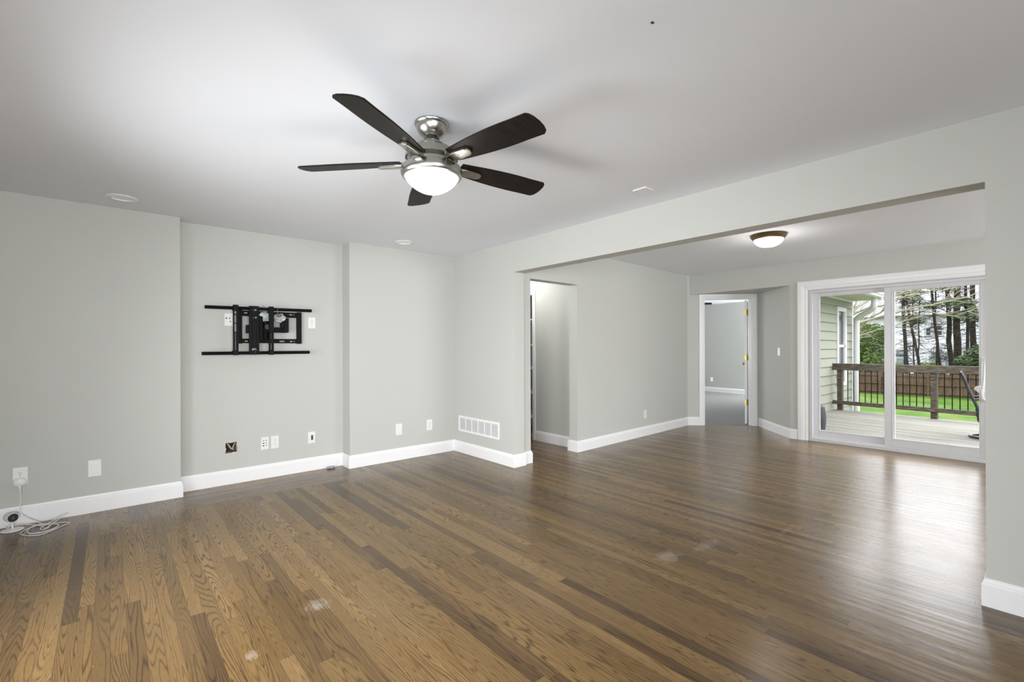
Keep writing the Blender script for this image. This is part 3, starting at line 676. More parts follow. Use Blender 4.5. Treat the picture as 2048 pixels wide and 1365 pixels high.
# ------------------------------------------------------------------ wall plates
# local frame: x along wall, z up, -y out of the wall
def plate(name, label, cat, p, rz, w, h, kind, group=None):
    t = thing(name, label, cat, p, rz, group)
    m = MB(); m.box(-w/2, w/2, -.006, 0, -h/2, h/2); pl = m.build('cover_plate', M_PLATE, t, bevel=.0025)
    if kind in ('duplex', 'duplex_v'):
        for zz in (.020, -.020):
            m = MB(); pts = [(.017*math.cos(a)*1.0, max(-.0135, min(.0135, .017*math.sin(a)))) for a in [2*PI*k/24 for k in range(24)]]
            m.extr(pts, Matrix.Translation((0, -.0075, zz)) @ Matrix.Rotation(-PI/2, 4, 'X') , .003); so = m.build('socket', M_PLATE, t)
            m = MB(); 
            for xx, hh in ((-.0065, .009), (.0065, .0075)): m.box(xx-.0011, xx+.0011, -.0082, -.0072, zz+.003-hh/2, zz+.003+hh/2)
            m.box(-.0022, .0022, -.0082, -.0072, zz-.0105, zz-.0062); m.build('slots', M_SLOT, so)
        m = MB(); m.ell((0, -.006, 0), .003, .0012, .003, 10, 6); m.build('screw', M_DNICKEL, t)
    elif kind == 'decora':
        m = MB(); m.box(-w*.24, w*.24, -.009, -.004, -h*.30, h*.30); m.build('insert', M_PLATE, t, bevel=.001)
        for zz in (h*.40, -h*.40): MB().ell((0, -.006, zz), .003, .0012, .003, 10, 6).build('screw', M_PLATE, t)
    elif kind == 'rocker2':
        for zz in (.031, -.031):
            m = MB(); m.box(-w*.26, w*.26, -.010, -.004, zz-.027, zz+.027); m.build('rocker', M_PLATE, t, bevel=.001)
    elif kind == 'ports6':
        for r_, zz in enumerate((.026, .002, -.022)):
            for c_, xx in enumerate((-.013, .011)):
                m = MB()
                if c_ == 0: m.box(xx-.007, xx+.007, -.0075, -.0055, zz-.005, zz+.004) if r_ else m.box(xx-.003, xx+.003, -.0075, -.0055, zz-.006, zz+.006)
                else: m.box(xx-.004, xx+.004, -.0075, -.0055, zz-.004, zz+.004)
                m.build('port', M_SLOT, t)
    elif kind == 'recess':
        m = MB(); m.box(-.022, .022, -.0085, -.005, -.038, .038); ins = m.build('insert', M_PLATE, t, bevel=.001)
        m = MB(); m.box(-.009, .013, -.0095, -.0083, -.026, .026); m.build('recessed_port', mat('grey_port', (.12, .12, .12, 1), .5), t)
        m = MB(); m.box(-.004, .008, -.0105, -.0093, -.014, .012); m.build('jack', M_SLOT, t)
    elif kind == 'ports3':
        m = MB(); m.box(-.034, -.022, -.0075, -.0055, .008, .020); m.build('port', M_SLOT, t)
        m = MB(); m.box(-.004, .003, -.0075, -.0055, .006, .024); m.build('port', M_SLOT, t)
        m = MB(); m.box(.000, .009, -.0075, -.0055, -.022, -.012); m.build('port', M_SLOT, t)
    return t
g_out = 'wall outlets'
plate('wall_outlet', 'white duplex outlet with a round plug in its lower socket, far left wall', 'outlet', (-.497, 4.95, .360), 0, .078, .126, 'duplex')
plate('blank_wall_plate', 'white wall plate with a plain insert, alone on the far left wall', 'wall plate', (-.090, 4.95, .347), 0, .078, .130, 'decora')
plate('wall_port_plate', 'white wall plate with six dark ports, low in the recess', 'wall plate', (1.169, 5.11, .348), 0, .070, .125, 'ports6')
plate('wall_outlet', 'white duplex outlet low in the recess, right beside the six-port plate', 'outlet', (1.261, 5.11, .348), 0, .072, .126, 'duplex')
plate('wall_port_plate', 'white wall plate with one grey recessed jack, low at right of the recess', 'wall plate', (1.619, 5.11, .348), 0, .074, .121, 'recess')
plate('blank_wall_plate', 'blank white wall plate on the dim wall right of the recess', 'wall plate', (2.529, 4.91, .353), 0, .078, .132, 'decora')
plate('wall_outlet', 'white duplex outlet on the dim wall nearest the inside corner', 'outlet', (2.934, 4.91, .361), 0, .078, .130, 'duplex')
plate('wall_port_plate', 'white wall plate with three dark ports, left of the black television mount', 'wall plate', (.868, 5.11, 1.570), 0, .086, .116, 'ports3')
plate('wall_outlet', 'white duplex outlet at right of the black television mount', 'outlet', (1.624, 5.11, 1.565), 0, .074, .117, 'duplex')
hz = math.atan2(3.905-3.795, 7.265-4.37)
plate('wall_outlet', 'white duplex outlet low on the dining wall between hall opening and niche', 'outlet', (5.94, 3.795+(5.94-4.37)*math.tan(hz), .314), hz, .072, .116, 'duplex')
plate('light_switch', 'white stacked rocker switch on the dim niche wall beside the patio door', 'light switch', (7.524, 2.5915, 1.226), math.atan2(-.71, -.75)+PI+PI if False else math.atan2(2.37-3.08, 7.29-8.04), .074, .118, 'rocker2')
plate('wall_outlet', 'small white outlet low on the bedroom far wall, seen through the doorway', 'outlet', (13.27, 6.38, .36), math.radians(-82), .075, .12, 'decora')

# torn hole contents ------------------------------------------------------
t = thing('wall_hole', 'ragged square hole cut in the drywall, low at left of the recess', 'hole', (.88, 5.11, .294))
random.seed(4)
def ragged(x0, x1, z0, z1):
    m = MB()
    pts_o = []; 
    per = []
    k = 9
    for i in range(k): per.append((x0+(x1-x0)*i/k, z0))
    for i in range(k): per.append((x1, z0+(z1-z0)*i/k))
    for i in range(k): per.append((x1-(x1-x0)*i/k, z1))
    for i in range(k): per.append((x0, z1-(z1-z0)*i/k))
    cx, cz = (x0+x1)/2, (z0+z1)/2
    a, b = [], []
    for x, z in per:
        q = random.uniform(.0, .010); d = Vector((cx-x, cz-z)).normalized()
        a.append(m.bm.verts.new((x-d.x*.004, 5.1085, z-d.y*.004))); b.append(m.bm.verts.new((x+d.x*q, 5.1095, z+d.y*q)))
    n = len(a)
    for i in range(n): m.bm.faces.new((a[i], a[(i+1) % n], b[(i+1) % n], b[i]))
    return m
ragged(.827, .932, .294, .400).build('torn_edge', mat('torn_paper_edge', (.62, .60, .55, 1), .9, namt=.1), t, world=True, solid=.002)
m = MB(); m.box(.828, .931, 5.235, 5.262, .295, .399); m.build('cavity_back', M_CAVITY, t, world=True)
m = MB(); m.box(.922, .9315, 5.113, 5.23, .295, .399); m.build('stud_edge', mat('cut_wood', (.42, .30, .20, 1), .8), t, world=True)
m = MB(); m.tube([(.845, 5.15, .398), (.868, 5.14, .355), (.885, 5.13, .325)], .008, 8); m.build('wood_dowel', mat('tan_wood', (.45, .32, .2, 1), .7), t, world=True)
m = MB(); m.tube([(.925, 5.18, .385), (.905, 5.15, .36), (.893, 5.14, .33), (.905, 5.135, .31)], .007, 8); m.build('cable', mat('grey_cable', (.38, .40, .46, 1), .4), t, world=True, smooth=True)
m = MB(); m.box(.885, .918, 5.125, 5.145, .298, .316); m.build('connector', mat('navy_connector', (.01, .015, .04, 1), .35), t, world=True, bevel=.002)

# return air grille -------------------------------------------------------
t = thing('return_air_grille', 'long white louvered return air grille low on the pier wall', 'vent', (3.296, 4.405, .262), 0)
gy0, gy1, gz0, gz1 = 4.005, 4.805, .262, .455
m = MB(); b = .026
m.box(3.288, 3.296, gy0, gy1, gz0, gz0+b).box(3.288, 3.296, gy0, gy1, gz1-b, gz1).box(3.288, 3.296, gy0, gy0+b, gz0+b, gz1-b).box(3.288, 3.296, gy1-b, gy1, gz0+b, gz1-b)
m.build('frame', M_TRIM, t, world=True, bevel=.002)
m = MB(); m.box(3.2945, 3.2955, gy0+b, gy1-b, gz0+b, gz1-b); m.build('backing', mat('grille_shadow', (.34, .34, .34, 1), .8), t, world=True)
iw = (gy1-gy0-2*b)
for i in range(1, 6):
    y = gy0+b+iw*i/6; MB().box(3.288, 3.2945, y-.005, y+.005, gz0+b, gz1-b).build('divider', M_TRIM, t, world=True)
m = MB(); nl = 12
for i in range(nl):
    z = gz0+b+(gz1-gz0-2*b)*(i+.5)/nl
    Ml = Matrix.Translation((3.2918, (gy0+gy1)/2, z)) @ Matrix.Rotation(math.radians(-35), 4, 'Y')
    m.box(-.0045, .0035, -iw/2, iw/2, -.0007, .0007, Ml)
m.build('louvers', M_TRIM, t, world=True)

# ------------------------------------------------------------------ television mount
t = thing('television_mount', 'black steel full-motion television wall mount in the recess', 'television mount', (1.15, 5.11, 1.23))
def part(name, mb, m=M_BLACK, **k): return mb.build(name, m, t, world=True, **k)
# wall frame
m = MB(); m.box(.925, 1.505, 5.085, 5.108, 1.610, 1.663)
part('wall_frame_rail', m, bevel=.002)
m = MB(); m.box(.925, 1.505, 5.085, 5.108, 1.347, 1.390); part('wall_frame_rail', m, bevel=.002)
m = MB(); m.box(.922, .966, 5.07, 5.108, 1.342, 1.668); part('wall_frame_upright', m, bevel=.003)
m = MB(); m.box(1.466, 1.510, 5.07, 5.108, 1.342, 1.668); part('wall_frame_upright', m, bevel=.003)
M_SLOTL = mat('wall_showing_through_slots', (.50, .50, .42, 1), .8)
for x0, x1, z in ((.985, 1.012, 1.640), (1.395, 1.420, 1.640), (1.434, 1.440, 1.640), (.99, 1.015, 1.366), (1.105, 1.132, 1.366), (1.30, 1.345, 1.366), (1.40, 1.424, 1.366), (1.438, 1.444, 1.366)):
    m = MB(); m.box(x0, x1, 5.0835, 5.086, z-.0045, z+.0045); part('slot', m, M_SLOTL)
# arm and knuckles
m = MB(); m.box(1.085, 1.145, 5.03, 5.085, 1.36, 1.65).box(1.185, 1.205, 5.04, 5.085, 1.39, 1.62); part('arm_bracket', m, bevel=.004)
m = MB(); m.tube([(1.115, 5.02, 1.375), (1.115, 5.02, 1.61)], .026, 14).tube([(1.16, 5.035, 1.39), (1.16, 5.035, 1.57)], .018, 12); part('pivot', m, smooth=True)
m = MB(); m.prism([(1.10, 5.00), (1.36, 5.035), (1.36, 5.06), (1.10, 5.03)], 1.452, 1.505); part('folding_arm', m, bevel=.003)
m = MB(); m.box(1.325, 1.372, 5.02, 5.083, 1.455, 1.60).tube([(1.315, 5.03, 1.50), (1.315, 5.03, 1.585)], .022, 12); part('arm_knuckle', m, bevel=.003)
m = MB(); m.tube([(1.13, 5.03, 1.47), (1.04, 5.0, 1.48)], .022, 10).box(.988, 1.01, 4.985, 5.03, 1.44, 1.52); part('tilt_hinge', m, bevel=.003)
m = MB(); m.tube([(1.17, 5.0, 1.505), (1.17, 4.985, 1.505)], .026, 16); part('pivot_cap', m, mat('grey_black_cap', (.03, .03, .022, 1), .5), smooth=True)
# vertical plate and rails
m = MB(); m.wall((1.006, 4.965), (1.091, 4.965), 1.235, 1.702, .022, holes=[(.022, .064, 1.272, 1.296)]); part('centre_plate', m, bevel=.003)
for z, r in ((1.660, .020), (1.588, .021), (1.262, .019)):
    m = MB(); Mr = Matrix.Translation((1.049, 4.964, z)) @ Matrix.Rotation(PI/2, 4, 'X'); m.lathe([(0, .001), (r*.8, .001), (r, .004), (r, 0)], 24, Mr); part('centre_boss', m, mat('glossy_black', (.004, .004, .012, 1), .2), smooth=True)
for z in (1.660, 1.262):
    m = MB(); m.ell((1.049, 4.958, z), .004, .003, .004, 10, 6); part('bolt', m, M_NICKEL)
for x0, x1, long_ in ((.872, .914, 1), (1.177, 1.217, 0)):
    xc = (x0+x1)/2-.004
    L_ = x1-x0; hl = []
    if long_:
        for za, zb in ((1.618, 1.644), (1.535, 1.608), (1.452, 1.526)): hl.append((xc-x0-.0075, xc-x0+.0075, za, zb))
        zz = [1.436-.0165*i for i in range(10)]
    else: zz = [1.432-.016*i for i in range(4)] + [1.338-.016*i for i in range(4)]
    for z in zz: hl.append((xc-x0-.0042, xc-x0+.0042, z-.0045, z+.0045))
    m = MB(); m.wall((x0, 4.955), (x1, 4.955), 1.232, 1.704, .006, holes=hl)
    m.box(x0, x0+.004, 4.961, 4.985, 1.232, 1.704).box(x1-.004, x1, 4.961, 4.985, 1.232, 1.704); part('mounting_rail', m)
    for z in (1.655, 1.268):
        m = MB(); m.tube([(x0-.008, 4.97, z), (x0, 4.97, z)], .006, 8); part('thumb_screw', m)
for (xa, za), (xb, zb) in (((.652, 1.676), (1.582, 1.686)), ((.628, 1.253), (1.561, 1.257))):
    z0 = (1.676+1.686)/2 if za > 1.5 else 1.2555
    m = MB()
    h = .0155
    m.tube([(xa, 4.985, za-.003), (xb, 4.985, zb-.003)], h, 4); part('cross_tube', m)
# crumpled clear bag of hardware
random.seed(11)
def crumple(c, rx, ry, rz, seed, seg=18, rings=12, amp=.35):
    m = MB(); m.ell((0, 0, 0), 1, 1, 1, seg, rings); 
    for v in m.bm.verts:
        n = mnoise.noise(v.co*2.2+Vector((seed, 0, 0)))*amp + mnoise.noise(v.co*5+Vector((0, seed, 0)))*amp*.5
        v.co *= 1+n; v.co.x *= rx; v.co.y *= ry; v.co.z *= rz; v.co += Vector(c)
    return m
M_BAG = mat('crinkled_clear_plastic', (.42, .48, .46, 1), .12, spec=.9, nscale=70, namt=.75, coat=.6)
m = crumple((1.145, 5.012, 1.605), .055, .018, .045, 3.1)
m2_ = crumple((1.285, 5.012, 1.598), .055, .018, .042, 7.7)
bt = thing('plastic_bag', 'crumpled clear plastic bag of screws tucked behind the mount arms', 'bag', (1.21, 5.012, 1.56))
m.build('bag_lobe', M_BAG, bt, world=True); m2_.build('bag_lobe', M_BAG, bt, world=True)
m = MB(); m.tube([(1.165, 4.99, 1.64), (1.14, 4.97, 1.70), (1.115, 4.965, 1.712)], .002, 6); m.build('wire_tie', M_DNICKEL, bt, world=True)
m = MB(); m.tube([(1.255, 4.99, 1.62), (1.255, 4.965, 1.69), (1.252, 4.965, 1.705)], .0025, 6); m.build('wire_tie', M_DNICKEL, bt, world=True)
m = crumple((1.275, 5.0, 1.62), .028, .010, .020, 2.2, 10, 8); m.build('hardware', mat('brown_hardware', (.20, .15, .13, 1), .5, metal=.3), bt, world=True)

# ------------------------------------------------------------------ security camera, plug and cable
t = thing('security_camera', 'small white indoor camera with a dark lens face on the floor at far left', 'camera', (-.524, 4.826, 0))
m = MB(); m.lathe([(0, 0), (.056, 0), (.060, .003), (.058, .007), (.040, .012), (.012, .014), (0, .014)], 32, Matrix.Translation((-.524, 4.826, 0))); m.build('base', M_PLATE, t, world=True, smooth=True)
m = MB(); m.tube([(-.524, 4.83, .012), (-.525, 4.832, .065)], .006, 10); m.build('stem', M_PLATE, t, world=True, smooth=True)
aim = Vector((.48, -1.0, .05)).normalized(); fc = Vector((-.520, 4.815, .093)); q = aim.to_track_quat('Z', 'Y').to_matrix().to_4x4()
Mh = Matrix.Translation(fc) @ q
m = MB(); m.lathe([(0, -.085), (.018, -.084), (.028, -.074), (.033, -.040), (.034, 0), (.0325, .003), (.0295, .003), (.0285, 0)], 32, Mh); m.build('housing', M_PLATE, t, world=True, smooth=True)
m = MB(); m.lathe([(.029, .0005), (0, .001)], 32, Mh); lens = m.build('lens_face', mat('black_lens_face', (.02, .02, .024, 1), .15), t, world=True)
m = MB(); m.lathe([(.011, .0012), (.010, .004), (.006, .003), (0, .003)], 24, Mh); m.build('lens', mat('lens_grey', (.07, .07, .08, 1), .1), lens, world=True, smooth=True)
t = thing('power_adapter', 'round white plug-in power adapter in the far left outlet', 'power adapter', (-.497, 4.942, .325))
m = MB(); m.ell((-.499, 4.925, .318), .037, .019, .032, 24, 14); m.build('body', M_PLATE, t, world=True, smooth=True)
m = MB(); m.tube([(-.497, 4.92, .292), (-.497, 4.92, .272)], .0065, 10); m.build('cable_plug', M_PLATE, t, world=True, smooth=True)
def smoothpath(P, n=6):
    P = [Vector(p) for p in P]; out = []
    for i in range(len(P)-1):
        p0, p1, p2, p3 = P[max(i-1, 0)], P[i], P[i+1], P[min(i+2, len(P)-1)]
        for k in range(n):
            u = k/n; out.append(.5*((2*p1)+(-p0+p2)*u+(2*p0-5*p1+4*p2-p3)*u*u+(-p0+3*p1-3*p2+p3)*u**3))
    out.append(P[-1]); return out
path = [(-.497, 4.92, .280), (-.492, 4.912, .249), (-.489, 4.910, .194), (-.495, 4.908, .130), (-.485, 4.90, .088), (-.440, 4.885, .045), (-.385, 4.85, .012),
        (-.345, 4.80, .004), (-.280, 4.80, .004), (-.226, 4.751, .004), (-.262, 4.70, .004), (-.301, 4.64, .004), (-.366, 4.575, .004), (-.43, 4.612, .004), (-.474, 4.70, .004), (-.44, 4.80, .004),
        (-.395, 4.83, .010), (-.33, 4.79, .010), (-.285, 4.73, .010), (-.30, 4.655, .010), (-.365, 4.61, .010), (-.425, 4.64, .010), (-.44, 4.74, .010), (-.40, 4.79, .016), (-.34, 4.76, .016), (-.33, 4.68, .016), (-.365, 4.67, .012), (-.372, 4.73, .012),
        (-.33, 4.80, .02), (-.26, 4.88, .035), (-.245, 4.90, .04), (-.27, 4.87, .03), (-.345, 4.72, .006), (-.372, 4.78, .006), (-.42, 4.86, .006), (-.47, 4.89, .012), (-.53, 4.90, .012), (-.56, 4.88, .012), (-.545, 4.845, .02), (-.538, 4.84, .05)]
m = MB(); m.tube(smoothpath(path, 7), .0030, 8)
tag(recentre(m.build('power_cable', M_PLATE, smooth=True)), 'thin white cable hanging from the plug and looped on the floor', 'cable')
m = crumple((1.80, 5.045, .012), .045, .028, .012, 5.5)
tag(recentre(m.build('plastic_wrapper', mat('greyish_lilac_plastic', (.36, .34, .42, 1), .25, nscale=60, namt=.6))), 'small crumpled grey plastic scrap on the floor by the recess corner', 'litter')

# ================================================================== OUTSIDE
ZK = -0.10     # deck level
DA = Vector((12.235, 3.10)); DD = Vector((-.11, -1)).normalized(); DNN = Vector((-DD.y, DD.x))   # rail line, running south
if DNN.x < 0: DNN = -DNN
def rp(s, o=0): p = DA+DD*s+DNN*o; return (p.x, p.y)
# deck
m = MB(); k = 0
x = 0.09
while x > -4.85:
    a0, a1 = -x, -x  # boards parallel to the rail, stepping towards the house
    o1 = x; o0 = x-.134
    P = [rp(0, o0), rp(0, o1), rp(6.4, o1), rp(6.4, o0)]
    P = [(max(px_, 7.46), min(py_, 3.11)) for px_, py_ in P]
    if len(set(P)) == 4: m.prism(P, ZK-.035, ZK)
    x -= .144; k += 1
st('deck_floor', m, M_DECK)
m = MB(); m.prism([rp(0, .03), rp(0, .07), rp(6.4, .07), rp(6.4, .03)], ZK-.25, ZK-.036); st('deck_skirt', m, M_RAIL)
# railing
t = thing('deck_railing', 'weathered wooden deck railing with thin black metal balusters', 'railing', (DA.x, DA.y, ZK))
def rbox(name, s0, s1, o0, o1, z0, z1, m_): return MB().prism([rp(s0, o0), rp(s1, o0), rp(s1, o1), rp(s0, o1)], z0, z1).build(name, m_, t, world=True, bevel=.004)
posts = [.08, 1.66, 3.26, 4.86]
for p in posts: rbox('post', p-.0, p+.095, -.045, .045, ZK-.3 if p > 1 else ZK, .80, M_RAIL)
rbox('top_rail', .0, 5.4, -.085, .055, .895, .930, M_RAIL)
rbox('rail_face', .0, 5.4, -.085, -.045, .785, .895, M_RAIL)
rbox('bottom_rail', .0, 5.4, -.082, -.042, .030, .112, M_RAIL)
for i in range(3):
    s0, s1 = posts[i]+.095, posts[i+1]
    for kx in range(1, 14):
        s_ = s0+(s1-s0)*kx/14; x_, y_ = rp(s_, -.03)
        MB().tube([(x_, y_, .05), (x_, y_, .85)], .0085, 8).build('baluster', M_BLACK, t, world=True)

# house exterior wall with lap siding (faces south)
m = MB(); z = -1.85; e = .195; off = 2.228 - 20*.195
zs = [2.228+.195*i for i in range(-21, 3)]
for z in zs:
    zt = min(z+.195, 2.60)
    # lap: thick at the bottom, thin at the top
    for (x0, x1, za, zb) in ([(8.16, 13.78, z, zt)] if not (z+.1 < 2.22 and z+.1 > .40) else [(8.16, 12.50, z, zt), (13.235, 13.78, z, zt)]):
        m._faces([Vector(p) for p in ((x0, 3.098, za), (x1, 3.098, za), (x1, 3.124, zb), (x0, 3.124, zb), (x0, 3.16, za), (x1, 3.16, za), (x1, 3.16, zb), (x0, 3.16, zb))],
                 [(0, 1, 2, 3), (4, 7, 6, 5), (0, 4, 5, 1), (3, 2, 6, 7), (0, 3, 7, 4), (1, 5, 6, 2)])
m.box(8.2, 12.56, 3.16, 3.26, -1.9, 2.7).box(13.17, 13.78, 3.16, 3.26, -1.9, 2.7).box(12.56, 13.17, 3.16, 3.26, -1.9, .44).box(12.56, 13.17, 3.16, 3.26, 2.17, 2.7)
st('wall_exterior', m, M_SIDING)
m = MB(); m.box(13.78, 13.86, 3.10, 3.30, -1.9, 2.43).box(8.16, 13.8, 3.095, 3.108, 2.385, 2.43); st('trim_4', m, M_EXTTRIM)
w1 = structure('window_1', (12.87, 3.12, .40), label='narrow white double-hung window in the pale green siding')
m = MB(); m.box(12.50, 12.60, 3.085, 3.16, .395, 2.22).box(13.135, 13.235, 3.085, 3.16, .395, 2.22).box(12.60, 13.135, 3.085, 3.16, 2.12, 2.22).box(12.60, 13.135, 3.085, 3.16, .395, .47)
m.build('window_frame', M_EXTTRIM, w1, world=True, bevel=.004)
m = MB(); m.box(12.60, 13.135, 3.10, 3.15, 1.29, 1.35).box(12.60, 12.635, 3.10, 3.15, .47, 2.12).box(13.10, 13.135, 3.10, 3.15, .47, 2.12); m.build('sash', M_EXTTRIM, w1, world=True)
m = MB(); m.box(12.62, 13.12, 3.135, 3.141, .45, 2.13); m.build('pane', M_WINDK, w1, world=True)
# eave: soffit, fascia, gutter and downspout
m = MB(); m.box(7.44, 13.95, 2.52, 3.12, 2.43, 2.45); st('soffit', m, M_SOFFIT)
m = MB(); m.prism([(7.44, 2.46), (13.95, 2.46), (13.95, 4.0), (7.44, 4.0)], 2.74, 2.80); st('roof_edge', m, M_ROOF)
def gutter():
    m = MB(); pr = [(0, 0), (.075, 0), (.10, .02), (.105, .05), (.125, .075), (.125, .12), (.115, .12), (.11, .08), (0, .08)]
    vs = [Vector((7.44, 2.52-a, 2.405+b)) for a, b in pr] + [Vector((13.30, 2.52-a, 2.405+b)) for a, b in pr]; n = len(pr)
    m._faces(vs, [tuple(range(n)), tuple(range(n, 2*n))[::-1]] + [(i, (i+1) % n, n+(i+1) % n, n+i) for i in range(n)]); return m
tag(recentre(gutter().build('roof_gutter', M_EXTTRIM)), 'white roof gutter along the eave above the deck corner', 'gutter')
def ds():
    m = MB(); P = smoothpath([(13.25, 2.56, 2.42), (13.25, 2.565, 2.33), (13.27, 2.57, 2.23), (13.34, 2.63, 2.17), (13.62, 2.93, 2.02), (13.68, 2.985, 1.97), (13.70, 3.0, 1.88)], 4)
    P += [Vector((13.70, 3.0, 1.4)), Vector((13.70, 3.0, -1.8))]
    return m.tube(P, .062, 12)
tag(recentre(ds().build('downspout', M_EXTTRIM, smooth=True)), 'white downspout curving from the gutter down the house corner', 'downspout')
# patio storage basket by the door
t = thing('wicker_basket', 'dark grey wicker-look basket with black cord on the deck by the siding', 'basket', (8.86, 2.53, ZK))
def basket():
    m = MB(); seg = 40; rings = []
    for i in range(15):
        u = i/14; r = .150+.020*math.sin(u*PI*.95)-.008*u; z = ZK+.002+.41*u
        rings.append([m.bm.verts.new((8.86+r*math.copysign(abs(math.cos(a))**.55, math.cos(a)), 2.535+r*math.copysign(abs(math.sin(a))**.55, math.sin(a)), z)) for a in [2*PI*k/seg for k in range(seg)]])
    for a, b in zip(rings, rings[1:]):
        for k in range(seg): m.bm.faces.new((a[k], a[(k+1) % seg], b[(k+1) % seg], b[k]))
    m.bm.faces.new(rings[0][::-1]); m.bm.faces.new(rings[-1]); return m
def weave():
    m = bpy.data.materials.new('grey_woven_resin'); m.use_nodes = True; t = m.node_tree; b = t.nodes['Principled BSDF']
    tcn = N(t, 'ShaderNodeTexCoord'); br = N(t, 'ShaderNodeTexBrick'); br.inputs['Scale'].default_value = 36
    mp = N(t, 'ShaderNodeMapping'); mp.inputs['Rotation'].default_value = (PI/2, 0, 0); LK(t, tcn.outputs['Object'], mp.inputs['Vector']); LK(t, mp.outputs[0], br.inputs['Vector'])
    br.inputs['Color1'].default_value = (.075, .075, .085, 1); br.inputs['Color2'].default_value = (.055, .055, .065, 1); br.inputs['Mortar'].default_value = (.016, .016, .018, 1)
    br.inputs['Mortar Size'].default_value = .06
    LK(t, br.outputs['Color'], b.inputs['Base Color']); b.inputs['Roughness'].default_value = .5; return m
basket().build('basket_body', weave(), t, world=True, smooth=True)
m = MB(); m.lathe([(0, .325), (.12, .325), (.155, .315), (.160, .305), (.155, .30), (0, .30)], 30, Matrix.Translation((8.86, 2.535, 0))); m.build('lid', mat('grey_lid', (.06, .06, .07, 1), .4), t, world=True, smooth=True)
m = MB(); m.tube(smoothpath([(8.80, 2.50, .322), (8.83, 2.48, .338), (8.86, 2.46, .350), (8.90, 2.44, .335)], 4), .011, 8); m.build('cord_handle', M_BLACK, t, world=True, smooth=True)

# patio chair
t = thing('patio_chair', 'black metal-framed sling patio chair on the deck, cut off by the door edge', 'chair', (10.0, .35, ZK))
prof = [(.862, .905), (.845, .87), (.815, .79), (.775, .65), (.722, .50), (.680, .39), (.655, .30), (.60, .27), (.35, .28), (.10, .32), (.06, .30)]
side = [(.862, .905), (.845, .87), (.815, .79), (.775, .65), (.722, .50), (.680, .38), (.664, .28), (.664, .20), (.60, .16), (.35, .17), (.12, .22), (.05, .26)]
M_SLING = mat('dark_sling_mesh', (.02, .02, .03, 1), .6)
M_CHAIR = mat('glossy_dark_tube', (.008, .009, .016, 1), .25, coat=.3)
for x in (9.72, 10.28):
    MB().tube(smoothpath([(x, y, z) for y, z in side], 4), .019, 10).build('side_tube', M_CHAIR, t, world=True, smooth=True)
    MB().tube(smoothpath([(x, .72, .505), (x, .60, .515), (x, .30, .51), (x, .16, .49), (x, .10, .40), (x, .12, .22)], 4), .014, 10).build('armrest', M_CHAIR, t, world=True, smooth=True)
m = MB(); P = smoothpath([(0, y, z) for y, z in prof], 3); vsA = [m.bm.verts.new((9.73, p.y, p.z)) for p in P]; vsB = [m.bm.verts.new((10.27, p.y, p.z)) for p in P]
for i in range(len(P)-1): m.bm.faces.new((vsA[i], vsB[i], vsB[i+1], vsA[i+1]))
m.build('sling_seat', M_SLING, t, world=True, smooth=True, solid=.004)
m = MB(); m.tube([(9.72, .855, .89), (10.28, .855, .89)], .012, 8).tube([(9.72, .05, .26), (10.28, .05, .26)], .012, 8).tube([(9.72, .35, .17), (10.28, .35, .17)], .014, 8); m.build('cross_bar', M_CHAIR, t, world=True)
m = MB(); m.tube([(10.0, .35, .17), (10.0, .35, -.03)], .03, 12); m.build('pedestal', M_CHAIR, t, world=True, smooth=True)
t.rotation_euler.z = 0
ringp = [(10.0+.27*math.cos(a), .42+.34*math.sin(a), ZK+.028) for a in [2*PI*k/28 for k in range(29)]]
m = MB(); m.tube(ringp, .020, 10).tube([(9.74, .36, ZK+.04), (10.26, .36, ZK+.04)], .016, 8); m.build('base_ring', M_CHAIR, t, world=True, smooth=True)
t.rotation_euler.z = math.radians(5.0)

# ground
m = MB()
nx, ny = 26, 16; grid = []
for i in range(nx+1):
    row = []
    for j_ in range(ny+1):
        x_ = 7.6+i*2.7*(1+i*.02); y_ = -18+j_*3.4
        row.append(m.bm.verts.new((x_, y_, -1.8+.10*mnoise.noise(Vector((x_*.12, y_*.12, 0)))-.0*(x_))))
    grid.append(row)
for i in range(nx):
    for j_ in range(ny): m.bm.faces.new((grid[i][j_], grid[i+1][j_], grid[i+1][j_+1], grid[i][j_+1]))
st('ground_lawn', m, M_GRASS, smooth=True)

# back fence
t = thing('wooden_fence', 'long brown wooden board fence across the back of the lawn', 'fence', (38.9, 3.0, -1.8))
def fbox(name, y0, y1, dx0, dx1, z0, z1, par=None, mt=M_FENCE): return MB().box(38.7+dx0, 38.7+dx1, y0, y1, z0, z1).build(name, mt, par or t, world=True)
for i in range(12):
    y0 = -12+i*2.4
    m = MB(); random.seed(i)
    for k in range(16): m.box(38.80, 38.825+random.uniform(0, .006), y0+k*.15, y0+k*.15+.143, -1.85, -.40+random.uniform(-.015, .015))
    m.build('board_panel', M_FENCE, t, world=True)
    fbox('fence_post', y0-.05, y0+.05, -.03, .12, -1.85, -.36)
    for z in (-1.62, -1.08, -.56): fbox('fence_rail', y0+.05, y0+2.35, .02, .10, z-.05, z+.05)
m = MB(); m.tube([(38.71, 7.15, -.6), (38.71, 6.55, -1.15)], .045, 4); m.build('gate_brace', M_FENCE, t, world=True)

